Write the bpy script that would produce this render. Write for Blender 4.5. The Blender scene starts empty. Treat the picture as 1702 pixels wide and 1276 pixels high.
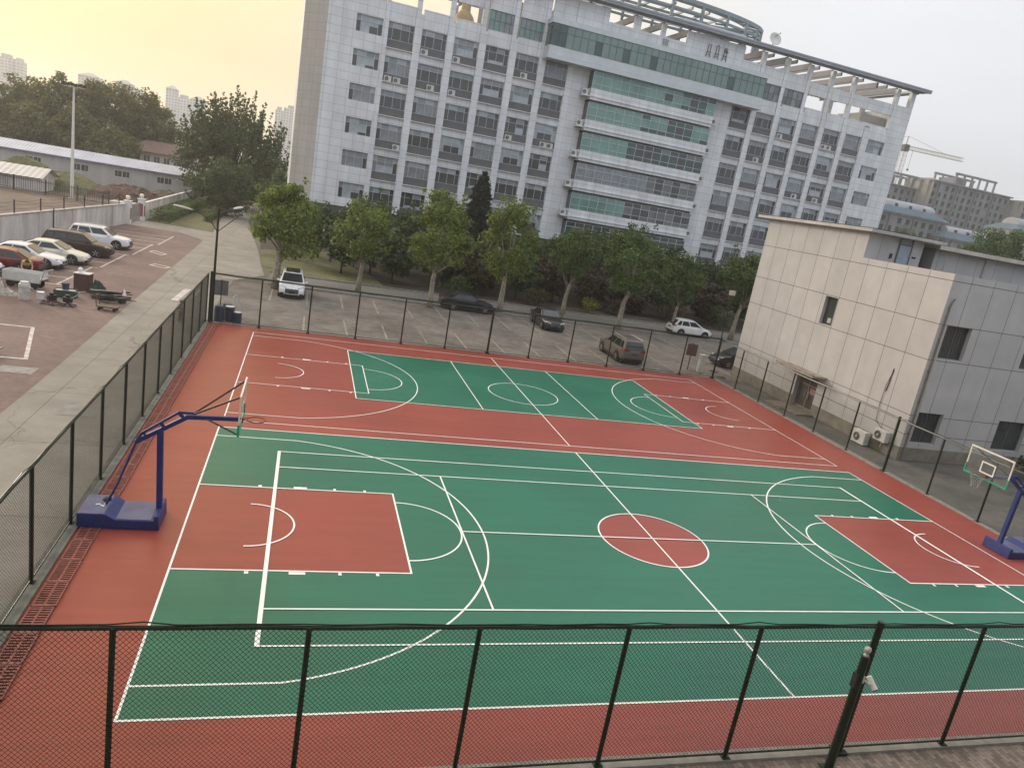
import bpy, bmesh, math, random
import numpy as np
from math import radians, sin, cos, pi, sqrt, atan2
from mathutils import Vector, Matrix, Euler

# ------------------------------------------------------------------ camera, sky, sun, exposure
S = bpy.context.scene
COL = S.collection
cam_data = bpy.data.cameras.new("camera")
cam = bpy.data.objects.new("camera", cam_data)
COL.objects.link(cam)
cam.location = (-11.7178, -19.3336, 9.9146)
cam.rotation_euler = Euler((1.31668, -0.170993, -0.259151), 'XYZ')
cam_data.sensor_width = 36.0
cam_data.lens = 1208.768 / 1702 * 36
cam_data.clip_start = 0.1
cam_data.clip_end = 6000
S.camera = cam

SUN_AZ = radians(129)          # direction towards the sun, from +x counter-clockwise
SUN_EL = radians(19)
world = bpy.data.worlds.new("World")
S.world = world
world.use_nodes = True
wn = world.node_tree.nodes
wl = world.node_tree.links
wn.clear()
w_out = wn.new('ShaderNodeOutputWorld')
w_bg = wn.new('ShaderNodeBackground')
w_sky = wn.new('ShaderNodeTexSky')
w_sky.sky_type = 'NISHITA'
w_sky.sun_disc = False
w_sky.sun_elevation = SUN_EL
w_sky.sun_rotation = radians(90) - SUN_AZ
w_sky.dust_density = 6.0
w_sky.air_density = 1.0
w_sky.ozone_density = 1.0
w_sky.altitude = 50
# thin even overcast veil, warm towards the sun, blended with the clear sky
w_tc = wn.new('ShaderNodeTexCoord')
w_dot = wn.new('ShaderNodeVectorMath'); w_dot.operation = 'DOT_PRODUCT'
w_dot.inputs[1].default_value = (cos(SUN_AZ) * cos(SUN_EL), sin(SUN_AZ) * cos(SUN_EL), sin(SUN_EL))
w_ramp = wn.new('ShaderNodeValToRGB')
w_map = wn.new('ShaderNodeMapRange')
w_map.inputs[1].default_value = -1.0; w_map.inputs[2].default_value = 1.0
VEIL = [(0.0, (6.5, 7.1, 8.1)), (0.50, (7.2, 7.4, 7.8)), (0.70, (7.4, 7.5, 7.7)), (0.86, (8.9, 7.6, 5.5)),
        (0.93, (9.2, 6.7, 3.6)), (0.97, (9.3, 6.3, 2.8)), (1.0, (12.0, 9.0, 4.4))]
cr = w_ramp.color_ramp
cr.elements[0].position = 0.0; cr.elements[1].position = 1.0
for pos, c in VEIL[1:-1]:
    cr.elements.new(pos)
for e, (pos, c) in zip(sorted(cr.elements, key=lambda q: q.position), VEIL):
    e.position = pos; e.color = (c[0], c[1], c[2], 1)
w_mix = wn.new('ShaderNodeMix'); w_mix.data_type = 'RGBA'
w_mix.inputs[0].default_value = 0.9
# brighter overhead than at the horizon, as a hazy evening sky is
wl.new(w_tc.outputs['Generated'], w_dot.inputs[0])
wl.new(w_dot.outputs['Value'], w_map.inputs[0])
wl.new(w_map.outputs[0], w_ramp.inputs[0])
wl.new(w_sky.outputs[0], w_mix.inputs[6])
wl.new(w_ramp.outputs[0], w_mix.inputs[7])
w_sep = wn.new('ShaderNodeSeparateXYZ'); wl.new(w_tc.outputs['Generated'], w_sep.inputs[0])
w_zen = wn.new('ShaderNodeMapRange'); w_zen.inputs[1].default_value = 0.1; w_zen.inputs[2].default_value = 1.0
w_zen.inputs[3].default_value = 1.0; w_zen.inputs[4].default_value = 1.9
wl.new(w_sep.outputs[2], w_zen.inputs[0])
w_cmap = wn.new('ShaderNodeMapping'); w_cmap.inputs['Scale'].default_value = (1.2, 1.2, 5.0); w_cmap.inputs['Rotation'].default_value = (0.06, 0.0, 0.0)
wl.new(w_tc.outputs['Generated'], w_cmap.inputs[0])
w_cn = wn.new('ShaderNodeTexNoise'); w_cn.inputs['Scale'].default_value = 1.6; w_cn.inputs['Detail'].default_value = 5
wl.new(w_cmap.outputs[0], w_cn.inputs['Vector'])
w_cr = wn.new('ShaderNodeMapRange'); w_cr.inputs[1].default_value = 0.3; w_cr.inputs[2].default_value = 0.7; w_cr.inputs[3].default_value = 0.94; w_cr.inputs[4].default_value = 1.05
wl.new(w_cn.outputs[0], w_cr.inputs[0])
w_cm = wn.new('ShaderNodeMath'); w_cm.operation = 'MULTIPLY'
wl.new(w_zen.outputs[0], w_cm.inputs[0]); wl.new(w_cr.outputs[0], w_cm.inputs[1])
w_scl = wn.new('ShaderNodeVectorMath'); w_scl.operation = 'SCALE'
wl.new(w_mix.outputs[2], w_scl.inputs[0]); wl.new(w_cm.outputs[0], w_scl.inputs[3])
wl.new(w_scl.outputs[0], w_bg.inputs[0])
w_bg.inputs[1].default_value = 0.1
wl.new(w_bg.outputs[0], w_out.inputs[0])

sun_data = bpy.data.lights.new("sun", 'SUN')
sun_data.energy = 1.8
sun_data.angle = radians(14)
sun_data.color = (1.0, 0.92, 0.85)
sun = bpy.data.objects.new("sun", sun_data)
COL.objects.link(sun)
sun.rotation_euler = Vector((cos(SUN_AZ) * cos(SUN_EL), sin(SUN_AZ) * cos(SUN_EL), sin(SUN_EL))).to_track_quat('Z', 'Y').to_euler()

S.view_settings.view_transform = 'Standard'
S.view_settings.look = 'None'
S.view_settings.exposure = 0.2
S.view_settings.gamma = 1.0
S.cycles.use_denoising = True
S.cycles.max_bounces = 6
S.cycles.transparent_max_bounces = 8
S.cycles.volume_bounces = 1

# ------------------------------------------------------------------ materials
def mat(name, col, rough=0.7, var=0.12, scale=3.0, metal=0.0, spec=0.4, bump=0.0, bscale=30.0, var2=0.0, scale2=0.4, tint=None, coat=0.0):
    """Principled material whose colour wanders with noise at two sizes."""
    m = bpy.data.materials.new(name); m.use_nodes = True
    n = m.node_tree.nodes; l = m.node_tree.links
    b = n['Principled BSDF']
    b.inputs['Roughness'].default_value = rough
    b.inputs['Metallic'].default_value = metal
    b.inputs['Specular IOR Level'].default_value = spec
    if coat: b.inputs['Coat Weight'].default_value = coat; b.inputs['Coat Roughness'].default_value = 0.05
    tc = n.new('ShaderNodeTexCoord')
    ns = n.new('ShaderNodeTexNoise'); ns.inputs['Scale'].default_value = scale; ns.inputs['Detail'].default_value = 5
    l.new(tc.outputs['Object'], ns.inputs['Vector'])
    mx = n.new('ShaderNodeMix'); mx.data_type = 'RGBA'
    lo = [c * (1 - var) for c in col]; hi = [min(1, c * (1 + var)) for c in col]
    if tint: hi = list(tint)
    mx.inputs[6].default_value = (*lo, 1); mx.inputs[7].default_value = (*hi, 1)
    mr = n.new('ShaderNodeMapRange'); mr.inputs[1].default_value = 0.3; mr.inputs[2].default_value = 0.7
    l.new(ns.outputs[0], mr.inputs[0]); l.new(mr.outputs[0], mx.inputs[0])
    out = mx.outputs[2]
    if var2:
        n2 = n.new('ShaderNodeTexNoise'); n2.inputs['Scale'].default_value = scale2; n2.inputs['Detail'].default_value = 4
        l.new(tc.outputs['Object'], n2.inputs['Vector'])
        r2 = n.new('ShaderNodeMapRange'); r2.inputs[1].default_value = 0.3; r2.inputs[2].default_value = 0.7
        r2.inputs[3].default_value = 1 - var2; r2.inputs[4].default_value = 1 + var2
        l.new(n2.outputs[0], r2.inputs[0])
        mm = n.new('ShaderNodeVectorMath'); mm.operation = 'SCALE'
        l.new(out, mm.inputs[0]); l.new(r2.outputs[0], mm.inputs[3])
        out = mm.outputs[0]
    l.new(out, b.inputs['Base Color'])
    if bump:
        nb = n.new('ShaderNodeTexNoise'); nb.inputs['Scale'].default_value = bscale; nb.inputs['Detail'].default_value = 4
        l.new(tc.outputs['Object'], nb.inputs['Vector'])
        bp = n.new('ShaderNodeBump'); bp.inputs['Strength'].default_value = bump; bp.inputs['Distance'].default_value = 0.02
        l.new(nb.outputs[0], bp.inputs['Height']); l.new(bp.outputs[0], b.inputs['Normal'])
    return m

def panel_mat(name, col, joint, pw, ph, mortar=0.012, var=0.08, rough=0.55, ox=0.0, oz=0.0, stain=0.15, offset=0.0, spec=0.4, streak=(1.2, 0.25)):
    """Cladding panels with joints on vertical faces (object x or y against z), plus rain streaks."""
    m = bpy.data.materials.new(name); m.use_nodes = True
    n = m.node_tree.nodes; l = m.node_tree.links
    b = n['Principled BSDF']; b.inputs['Roughness'].default_value = rough; b.inputs['Specular IOR Level'].default_value = spec
    tc = n.new('ShaderNodeTexCoord')
    sp = n.new('ShaderNodeSeparateXYZ'); l.new(tc.outputs['Object'], sp.inputs[0])
    sn = n.new('ShaderNodeSeparateXYZ'); l.new(tc.outputs['Normal'], sn.inputs[0])
    ab = n.new('ShaderNodeMath'); ab.operation = 'ABSOLUTE'; l.new(sn.outputs[0], ab.inputs[0])
    gt = n.new('ShaderNodeMath'); gt.operation = 'GREATER_THAN'; gt.inputs[1].default_value = 0.7; l.new(ab.outputs[0], gt.inputs[0])
    mh = n.new('ShaderNodeMix'); mh.data_type = 'FLOAT'
    l.new(gt.outputs[0], mh.inputs[0]); l.new(sp.outputs[0], mh.inputs[2]); l.new(sp.outputs[1], mh.inputs[3])
    ax = n.new('ShaderNodeMath'); ax.operation = 'ADD'; ax.inputs[1].default_value = ox; l.new(mh.outputs[0], ax.inputs[0])
    az = n.new('ShaderNodeMath'); az.operation = 'ADD'; az.inputs[1].default_value = oz; l.new(sp.outputs[2], az.inputs[0])
    cb = n.new('ShaderNodeCombineXYZ'); l.new(ax.outputs[0], cb.inputs[0]); l.new(az.outputs[0], cb.inputs[1])
    br = n.new('ShaderNodeTexBrick'); br.offset = offset; br.squash = 1.0
    br.inputs['Scale'].default_value = 1.0
    br.inputs['Brick Width'].default_value = pw; br.inputs['Row Height'].default_value = ph
    br.inputs['Mortar Size'].default_value = mortar; br.inputs['Mortar Smooth'].default_value = 0.1
    br.inputs['Color1'].default_value = (*[c * (1 - var) for c in col], 1)
    br.inputs['Color2'].default_value = (*[min(1, c * (1 + var)) for c in col], 1)
    br.inputs['Mortar'].default_value = (*joint, 1)
    l.new(cb.outputs[0], br.inputs['Vector'])
    mp = n.new('ShaderNodeMapping'); mp.inputs['Scale'].default_value = (streak[0], streak[0], streak[1]); l.new(tc.outputs['Object'], mp.inputs[0])
    ns = n.new('ShaderNodeTexNoise'); ns.inputs['Scale'].default_value = 1.0; ns.inputs['Detail'].default_value = 6; l.new(mp.outputs[0], ns.inputs['Vector'])
    mr = n.new('ShaderNodeMapRange'); mr.inputs[1].default_value = 0.3; mr.inputs[2].default_value = 0.72
    mr.inputs[3].default_value = 1 - stain; mr.inputs[4].default_value = 1 + stain * 0.4
    l.new(ns.outputs[0], mr.inputs[0])
    n2 = n.new('ShaderNodeTexNoise'); n2.inputs['Scale'].default_value = 0.33; n2.inputs['Detail'].default_value = 7; n2.inputs['Roughness'].default_value = 0.68
    l.new(tc.outputs['Object'], n2.inputs['Vector'])
    r2 = n.new('ShaderNodeMapRange'); r2.inputs[1].default_value = 0.32; r2.inputs[2].default_value = 0.68; r2.inputs[3].default_value = 1 - stain * 0.6; r2.inputs[4].default_value = 1 + stain * 0.35
    l.new(n2.outputs[0], r2.inputs[0])
    mm = n.new('ShaderNodeMath'); mm.operation = 'MULTIPLY'; l.new(mr.outputs[0], mm.inputs[0]); l.new(r2.outputs[0], mm.inputs[1])
    sc = n.new('ShaderNodeVectorMath'); sc.operation = 'SCALE'; l.new(br.outputs['Color'], sc.inputs[0]); l.new(mm.outputs[0], sc.inputs[3])
    l.new(sc.outputs[0], b.inputs['Base Color'])
    return m

def brick_mat(name, c1, c2, mortar, bw, bh, msize=0.006, rough=0.85, stain=0.25, rot=0.0, sscale=0.5, bump=0.15):
    """Pavers laid flat (object x against y)."""
    m = bpy.data.materials.new(name); m.use_nodes = True
    n = m.node_tree.nodes; l = m.node_tree.links
    b = n['Principled BSDF']; b.inputs['Roughness'].default_value = rough; b.inputs['Specular IOR Level'].default_value = 0.25
    tc = n.new('ShaderNodeTexCoord')
    mp = n.new('ShaderNodeMapping'); mp.inputs['Rotation'].default_value = (0, 0, rot); l.new(tc.outputs['Object'], mp.inputs[0])
    br = n.new('ShaderNodeTexBrick'); br.offset = 0.5
    br.inputs['Scale'].default_value = 1.0; br.inputs['Brick Width'].default_value = bw; br.inputs['Row Height'].default_value = bh
    br.inputs['Mortar Size'].default_value = msize; br.inputs['Bias'].default_value = 0.0
    br.inputs['Color1'].default_value = (*c1, 1); br.inputs['Color2'].default_value = (*c2, 1); br.inputs['Mortar'].default_value = (*mortar, 1)
    l.new(mp.outputs[0], br.inputs['Vector'])
    ns = n.new('ShaderNodeTexNoise'); ns.inputs['Scale'].default_value = sscale; ns.inputs['Detail'].default_value = 7; ns.inputs['Roughness'].default_value = 0.65
    l.new(tc.outputs['Object'], ns.inputs['Vector'])
    mr = n.new('ShaderNodeMapRange'); mr.inputs[1].default_value = 0.3; mr.inputs[2].default_value = 0.7; mr.inputs[3].default_value = 1 - stain; mr.inputs[4].default_value = 1 + stain
    l.new(ns.outputs[0], mr.inputs[0])
    sc = n.new('ShaderNodeVectorMath'); sc.operation = 'SCALE'; l.new(br.outputs['Color'], sc.inputs[0]); l.new(mr.outputs[0], sc.inputs[3])
    l.new(sc.outputs[0], b.inputs['Base Color'])
    if bump:
        bp = n.new('ShaderNodeBump'); bp.inputs['Strength'].default_value = bump; bp.inputs['Distance'].default_value = 0.01
        l.new(br.outputs['Fac'], bp.inputs['Height']); bp.invert = True; l.new(bp.outputs[0], b.inputs['Normal'])
    return m

def leaf_mat(name, c_dark, c_light, translucent=0.3):
    m = bpy.data.materials.new(name); m.use_nodes = True
    n = m.node_tree.nodes; l = m.node_tree.links
    b = n['Principled BSDF']; b.inputs['Roughness'].default_value = 0.55; b.inputs['Specular IOR Level'].default_value = 0.3
    out = n['Material Output']
    ge = n.new('ShaderNodeNewGeometry')
    mx = n.new('ShaderNodeMix'); mx.data_type = 'RGBA'
    mx.inputs[6].default_value = (*c_dark, 1); mx.inputs[7].default_value = (*c_light, 1)
    l.new(ge.outputs['Random Per Island'], mx.inputs[0])
    l.new(mx.outputs[2], b.inputs['Base Color'])
    tr = n.new('ShaderNodeBsdfTranslucent')
    sc = n.new('ShaderNodeVectorMath'); sc.operation = 'MULTIPLY'; sc.inputs[1].default_value = (1.5, 1.6, 0.7)
    l.new(mx.outputs[2], sc.inputs[0]); l.new(sc.outputs[0], tr.inputs[0])
    ms = n.new('ShaderNodeMixShader'); ms.inputs[0].default_value = translucent
    l.new(b.outputs[0], ms.inputs[1]); l.new(tr.outputs[0], ms.inputs[2]); l.new(ms.outputs[0], out.inputs[0])
    return m

def court_mat(name, col, rough=0.34):
    """Painted sports surface: satin, with roller streaks and scuffs."""
    m = bpy.data.materials.new(name); m.use_nodes = True
    n = m.node_tree.nodes; l = m.node_tree.links
    b = n['Principled BSDF']; b.inputs['Specular IOR Level'].default_value = 0.42
    tc = n.new('ShaderNodeTexCoord')
    mp = n.new('ShaderNodeMapping'); mp.inputs['Scale'].default_value = (0.25, 3.0, 1); l.new(tc.outputs['Object'], mp.inputs[0])
    n1 = n.new('ShaderNodeTexNoise'); n1.inputs['Scale'].default_value = 1.0; n1.inputs['Detail'].default_value = 6; l.new(mp.outputs[0], n1.inputs['Vector'])
    n2 = n.new('ShaderNodeTexNoise'); n2.inputs['Scale'].default_value = 0.22; n2.inputs['Detail'].default_value = 6; l.new(tc.outputs['Object'], n2.inputs['Vector'])
    n3 = n.new('ShaderNodeTexNoise'); n3.inputs['Scale'].default_value = 60; n3.inputs['Detail'].default_value = 3; l.new(tc.outputs['Object'], n3.inputs['Vector'])
    def rng(node, lo, hi, a=0.3, c=0.7):
        r = n.new('ShaderNodeMapRange'); r.inputs[1].default_value = a; r.inputs[2].default_value = c; r.inputs[3].default_value = lo; r.inputs[4].default_value = hi
        l.new(node.outputs[0], r.inputs[0]); return r
    a = rng(n1, 0.92, 1.07); c = rng(n2, 0.88, 1.1); d = rng(n3, 0.94, 1.06)
    m1 = n.new('ShaderNodeMath'); m1.operation = 'MULTIPLY'; l.new(a.outputs[0], m1.inputs[0]); l.new(c.outputs[0], m1.inputs[1])
    m2 = n.new('ShaderNodeMath'); m2.operation = 'MULTIPLY'; l.new(m1.outputs[0], m2.inputs[0]); l.new(d.outputs[0], m2.inputs[1])
    n4 = n.new('ShaderNodeTexNoise'); n4.inputs['Scale'].default_value = 0.9; n4.inputs['Detail'].default_value = 9; n4.inputs['Roughness'].default_value = 0.75
    l.new(tc.outputs['Object'], n4.inputs['Vector'])
    s4 = rng(n4, 1.0, 0.86, 0.56, 0.72)
    m3 = n.new('ShaderNodeMath'); m3.operation = 'MULTIPLY'; l.new(m2.outputs[0], m3.inputs[0]); l.new(s4.outputs[0], m3.inputs[1])
    sc = n.new('ShaderNodeVectorMath'); sc.operation = 'SCALE'; sc.inputs[0].default_value = col; l.new(m3.outputs[0], sc.inputs[3])
    l.new(sc.outputs[0], b.inputs['Base Color'])
    rr = rng(n2, rough - 0.05, rough + 0.08); l.new(rr.outputs[0], b.inputs['Roughness'])
    bp = n.new('ShaderNodeBump'); bp.inputs['Strength'].default_value = 0.12; bp.inputs['Distance'].default_value = 0.01
    l.new(n3.outputs[0], bp.inputs['Height']); l.new(bp.outputs[0], b.inputs['Normal'])
    return m

def cracked_mat(name, col, rough=0.85, slab=(5.0, 5.0), crack=0.32, var=0.2):
    """Old concrete: stained, cracked, cast in slabs."""
    m = bpy.data.materials.new(name); m.use_nodes = True
    n = m.node_tree.nodes; l = m.node_tree.links
    b = n['Principled BSDF']; b.inputs['Roughness'].default_value = rough; b.inputs['Specular IOR Level'].default_value = 0.3
    tc = n.new('ShaderNodeTexCoord')
    br = n.new('ShaderNodeTexBrick'); br.offset = 0.0; br.inputs['Scale'].default_value = 1.0
    br.inputs['Brick Width'].default_value = slab[0]; br.inputs['Row Height'].default_value = slab[1]; br.inputs['Mortar Size'].default_value = 0.018
    br.inputs['Color1'].default_value = (*[c * 0.95 for c in col], 1); br.inputs['Color2'].default_value = (*[c * 1.05 for c in col], 1)
    br.inputs['Mortar'].default_value = (*[c * 0.55 for c in col], 1)
    l.new(tc.outputs['Object'], br.inputs['Vector'])
    nd = n.new('ShaderNodeTexNoise'); nd.inputs['Scale'].default_value = 0.7; nd.inputs['Detail'].default_value = 5; l.new(tc.outputs['Object'], nd.inputs['Vector'])
    ad = n.new('ShaderNodeVectorMath'); ad.operation = 'MULTIPLY_ADD'; ad.inputs[1].default_value = (2.2, 2.2, 0)
    l.new(nd.outputs['Color'], ad.inputs[0]); l.new(tc.outputs['Object'], ad.inputs[2])
    vo = n.new('ShaderNodeTexVoronoi'); vo.feature = 'DISTANCE_TO_EDGE'; vo.inputs['Scale'].default_value = 0.16; l.new(ad.outputs[0], vo.inputs['Vector'])
    cr_ = n.new('ShaderNodeMapRange'); cr_.inputs[1].default_value = 0.0; cr_.inputs[2].default_value = 0.006; cr_.inputs[3].default_value = 1 - crack; cr_.inputs[4].default_value = 1.0
    l.new(vo.outputs['Distance'], cr_.inputs[0])
    n1 = n.new('ShaderNodeTexNoise'); n1.inputs['Scale'].default_value = 0.5; n1.inputs['Detail'].default_value = 8; n1.inputs['Roughness'].default_value = 0.65; l.new(tc.outputs['Object'], n1.inputs['Vector'])
    r1 = n.new('ShaderNodeMapRange'); r1.inputs[1].default_value = 0.3; r1.inputs[2].default_value = 0.7; r1.inputs[3].default_value = 1 - var; r1.inputs[4].default_value = 1 + var
    l.new(n1.outputs[0], r1.inputs[0])
    mu = n.new('ShaderNodeMath'); mu.operation = 'MULTIPLY'; l.new(cr_.outputs[0], mu.inputs[0]); l.new(r1.outputs[0], mu.inputs[1])
    sc = n.new('ShaderNodeVectorMath'); sc.operation = 'SCALE'; l.new(br.outputs['Color'], sc.inputs[0]); l.new(mu.outputs[0], sc.inputs[3])
    l.new(sc.outputs[0], b.inputs['Base Color'])
    return m

M = {}
M['court_red'] = court_mat('court_red', (0.272, 0.055, 0.040))
M['court_green'] = court_mat('court_green', (0.010, 0.137, 0.086))
M['line'] = mat('line_paint', (0.84, 0.85, 0.84), 0.5, 0.07, 2.5, var2=0.06, scale2=0.3)
M['worn_line'] = mat('worn_line_paint', (0.50, 0.46, 0.43), 0.8, 0.3, 3)
M['worn_yellow'] = mat('worn_yellow_line', (0.285, 0.265, 0.215), 0.8, 0.4, 2)
M['concrete'] = cracked_mat('old_concrete', (0.245, 0.228, 0.20))
M['yard_concrete'] = cracked_mat('yard_concrete', (0.115, 0.112, 0.103), slab=(4, 4), var=0.3)  # darkened so that the colour carries the shade on this yard
M['kerb'] = mat('kerb_concrete', (0.25, 0.245, 0.225), 0.85, 0.2, 4, bump=0.2)
M['park_brick'] = brick_mat('red_brown_pavers', (0.165, 0.115, 0.102), (0.215, 0.15, 0.133), (0.11, 0.082, 0.074), 0.22, 0.11, stain=0.22, sscale=0.25)
M['lot_brick'] = brick_mat('grey_brown_pavers', (0.155, 0.138, 0.125), (0.215, 0.19, 0.17), (0.10, 0.09, 0.082), 0.4, 0.2, stain=0.35, sscale=0.45, rot=0.02)
M['footing'] = mat('mossy_footing', (0.14, 0.142, 0.122), 0.9, 0.3, 3, var2=0.2)
M['pave_brick'] = brick_mat('dark_brown_pavers', (0.13, 0.11, 0.095), (0.27, 0.225, 0.195), (0.075, 0.068, 0.06), 0.23, 0.115, stain=0.3, rot=radians(90), msize=0.005, sscale=1.2)
M['asphalt'] = mat('worn_asphalt', (0.14, 0.137, 0.13), 0.85, 0.2, 6, var2=0.2, scale2=0.3, bump=0.1)
M['grass'] = mat('rough_grass', (0.085, 0.10, 0.04), 0.9, 0.4, 5, var2=0.3, scale2=0.5, tint=(0.17, 0.16, 0.07))
M['soil'] = mat('bare_soil', (0.05, 0.038, 0.028), 0.95, 0.35, 3, var2=0.25, scale2=0.3, bump=0.4)
M['earth'] = mat('dry_earth', (0.135, 0.10, 0.078), 0.95, 0.25, 1.5, var2=0.25, scale2=0.25, bump=0.4)
M['far_ground'] = mat('far_ground', (0.13, 0.13, 0.09), 0.95, 0.35, 0.05, var2=0.3, scale2=0.01)
M['fence_green'] = mat('fence_dark_green', (0.010, 0.020, 0.012), 0.33, 0.3, 8)
M['wire'] = mat('plastic_coated_wire', (0.014, 0.026, 0.017), 0.5, 0.2, 8)
M['grate'] = mat('rusty_red_grate', (0.21, 0.065, 0.05), 0.65, 0.3, 9)
M['gutter'] = mat('gutter_floor', (0.10, 0.042, 0.034), 0.9, 0.2, 4)
M['hoop_blue'] = mat('hoop_blue_paint', (0.020, 0.036, 0.155), 0.42, 0.15, 5, var2=0.12, scale2=1.5)
M['hoop_plate'] = mat('hoop_scuffed_blue_plate', (0.10, 0.105, 0.20), 0.5, 0.25, 2.5)
M['dark_steel'] = mat('dark_steel', (0.02, 0.02, 0.025), 0.5, 0.2, 6)
M['steel'] = mat('galvanised_steel', (0.42, 0.42, 0.42), 0.45, 0.15, 5, metal=0.4)
M['white_paint'] = mat('white_paint', (0.72, 0.72, 0.70), 0.5, 0.08, 3)
M['board_edge'] = mat('board_edge_white', (0.70, 0.66, 0.58), 0.5, 0.06, 3)
M['board_green'] = mat('board_green_padding', (0.02, 0.30, 0.17), 0.6, 0.1, 3)
M['rim_orange'] = mat('rim_dull_orange', (0.14, 0.045, 0.03), 0.5, 0.2, 6)
M['net'] = mat('net_cord', (0.42, 0.42, 0.41), 0.8, 0.05, 5)
M['acrylic'] = None
M['cream_panel'] = panel_mat('cream_panel', (0.445, 0.446, 0.45), (0.445, 0.446, 0.45), 1.5, 1.86, 0.001, 0.03, 0.7, ox=0.0, oz=0.08, stain=0.10, streak=(0.9, 0.7))
M['plinth_stone'] = mat('plinth_stone', (0.20, 0.185, 0.16), 0.8, 0.2, 2, var2=0.15)
M['roof_slab'] = mat('roof_slab_render', (0.42, 0.41, 0.40), 0.75, 0.12, 2, var2=0.12)
M['roof_felt'] = mat('roof_felt', (0.045, 0.045, 0.045), 0.85, 0.2, 2)
M['tower_wall'] = panel_mat('pale_facade_panels', (0.69, 0.705, 0.72), (0.34, 0.35, 0.37), 1.29, 0.92, 0.018, 0.05, 0.5, ox=0.0, oz=0.1, stain=0.16, streak=(0.9, 0.12))
M['tower_side'] = panel_mat('shaded_side_panels', (0.42, 0.41, 0.39), (0.25, 0.24, 0.23), 1.0, 0.92, 0.014, 0.03, 0.55, oz=0.1, stain=0.10)  # facade panels toned darker, the corner's shade put into the colour
M['spandrel'] = panel_mat('dark_grey_spandrel', (0.115, 0.117, 0.122), (0.115, 0.117, 0.122), 0.06, 9, 0.004, 0.06, 0.5, stain=0.15)
M['ledge'] = mat('ledge_white', (0.66, 0.66, 0.67), 0.6, 0.08, 2)
M['frame_pale'] = mat('window_frame_pale', (0.50, 0.51, 0.52), 0.4, 0.08, 4)
M['frame_dark'] = mat('window_frame_dark', (0.10, 0.115, 0.12), 0.4, 0.1, 4)
M['glass_pale'] = mat('glass_over_blinds', (0.33, 0.375, 0.405), 0.12, 0.18, 1.3, spec=0.6)
M['glass_blind'] = mat('glass_over_grey_curtain', (0.20, 0.225, 0.245), 0.15, 0.2, 1.7, spec=0.6)
M['glass_dark'] = mat('glass_dark_room', (0.05, 0.056, 0.06), 0.06, 0.25, 1.0, spec=0.6)
M['glass_green'] = mat('green_tinted_glass', (0.14, 0.265, 0.23), 0.08, 0.25, 0.35, spec=0.6)
M['glass_green_dark'] = mat('dark_green_tinted_glass', (0.04, 0.075, 0.072), 0.06, 0.25, 0.5, spec=0.6)
M['glass_box_green'] = mat('pale_green_box_glass', (0.15, 0.215, 0.205), 0.08, 0.15, 0.3, spec=0.6)
M['glass_brown'] = mat('brown_tinted_glass', (0.13, 0.145, 0.143), 0.08, 0.2, 0.5, spec=0.6)
M['glass_yellow'] = mat('glass_over_yellow_curtain', (0.20, 0.185, 0.13), 0.15, 0.2, 1.0, spec=0.5)  # dull yellow curtain tone behind the glass
M['dark_stone'] = mat('dark_ground_floor_stone', (0.07, 0.075, 0.07), 0.7, 0.2, 1.0)
M['canopy_metal'] = mat('roof_canopy_metal', (0.28, 0.30, 0.33), 0.5, 0.1, 1.0)
M['canopy_beam'] = mat('roof_beam_grey', (0.17, 0.17, 0.18), 0.6, 0.1, 1.0)
M['ring_metal'] = mat('ring_truss_paint', (0.20, 0.25, 0.27), 0.5, 0.1, 1.0)
M['ac_white'] = mat('unit_casing_white', (0.55, 0.55, 0.53), 0.5, 0.1, 3)
M['black'] = mat('matt_black', (0.015, 0.015, 0.015), 0.7, 0.1, 3)
M['bark_pale'] = mat('pale_mottled_bark', (0.24, 0.215, 0.165), 0.9, 0.3, 6, tint=(0.38, 0.35, 0.28), bump=0.4, bscale=12)
M['bark_dark'] = mat('dark_bark', (0.055, 0.045, 0.035), 0.95, 0.3, 6, bump=0.4, bscale=12)
M['leaf_plane'] = leaf_mat('leaf_plane', (0.048, 0.08, 0.02), (0.175, 0.215, 0.05), 0.38)
M['leaf_mid'] = leaf_mat('leaf_mid', (0.034, 0.064, 0.02), (0.11, 0.16, 0.047), 0.32)
M['leaf_dark'] = leaf_mat('leaf_dark', (0.025, 0.046, 0.016), (0.075, 0.11, 0.036), 0.3)
M['leaf_olive'] = leaf_mat('leaf_olive', (0.040, 0.044, 0.016), (0.085, 0.085, 0.034), 0.25)
M['leaf_red'] = leaf_mat('leaf_purple', (0.038, 0.026, 0.018), (0.075, 0.05, 0.036), 0.22)
M['leaf_lime'] = leaf_mat('leaf_lime', (0.15, 0.14, 0.02), (0.28, 0.25, 0.045), 0.3)
M['leaf_fir'] = leaf_mat('leaf_fir', (0.014, 0.022, 0.016), (0.034, 0.048, 0.032), 0.1)
M['leaf_far'] = leaf_mat('leaf_far', (0.072, 0.075, 0.026), (0.155, 0.15, 0.058), 0.38)  # lightened and warmed, distance haze worked into the leaf colour
M['old_white_wall'] = panel_mat('stained_white_wall', (0.74, 0.70, 0.66), (0.66, 0.62, 0.58), 30, 30, 0.01, 0.02, 0.85, stain=0.32, streak=(0.9, 0.2))
M['tyre'] = mat('tyre_rubber', (0.02, 0.02, 0.02), 0.8, 0.1, 5)
M['rim_metal'] = mat('wheel_rim_metal', (0.45, 0.45, 0.46), 0.3, 0.1, 5, metal=0.6)
M['car_glass'] = mat('car_glass', (0.025, 0.028, 0.03), 0.05, 0.1, 1, spec=0.6)
M['lamp_clear'] = mat('headlamp_glass', (0.55, 0.57, 0.60), 0.1, 0.1, 5, spec=0.7)
M['lamp_red'] = mat('tail_lamp_red', (0.28, 0.02, 0.018), 0.15, 0.1, 5, spec=0.6)
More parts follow.
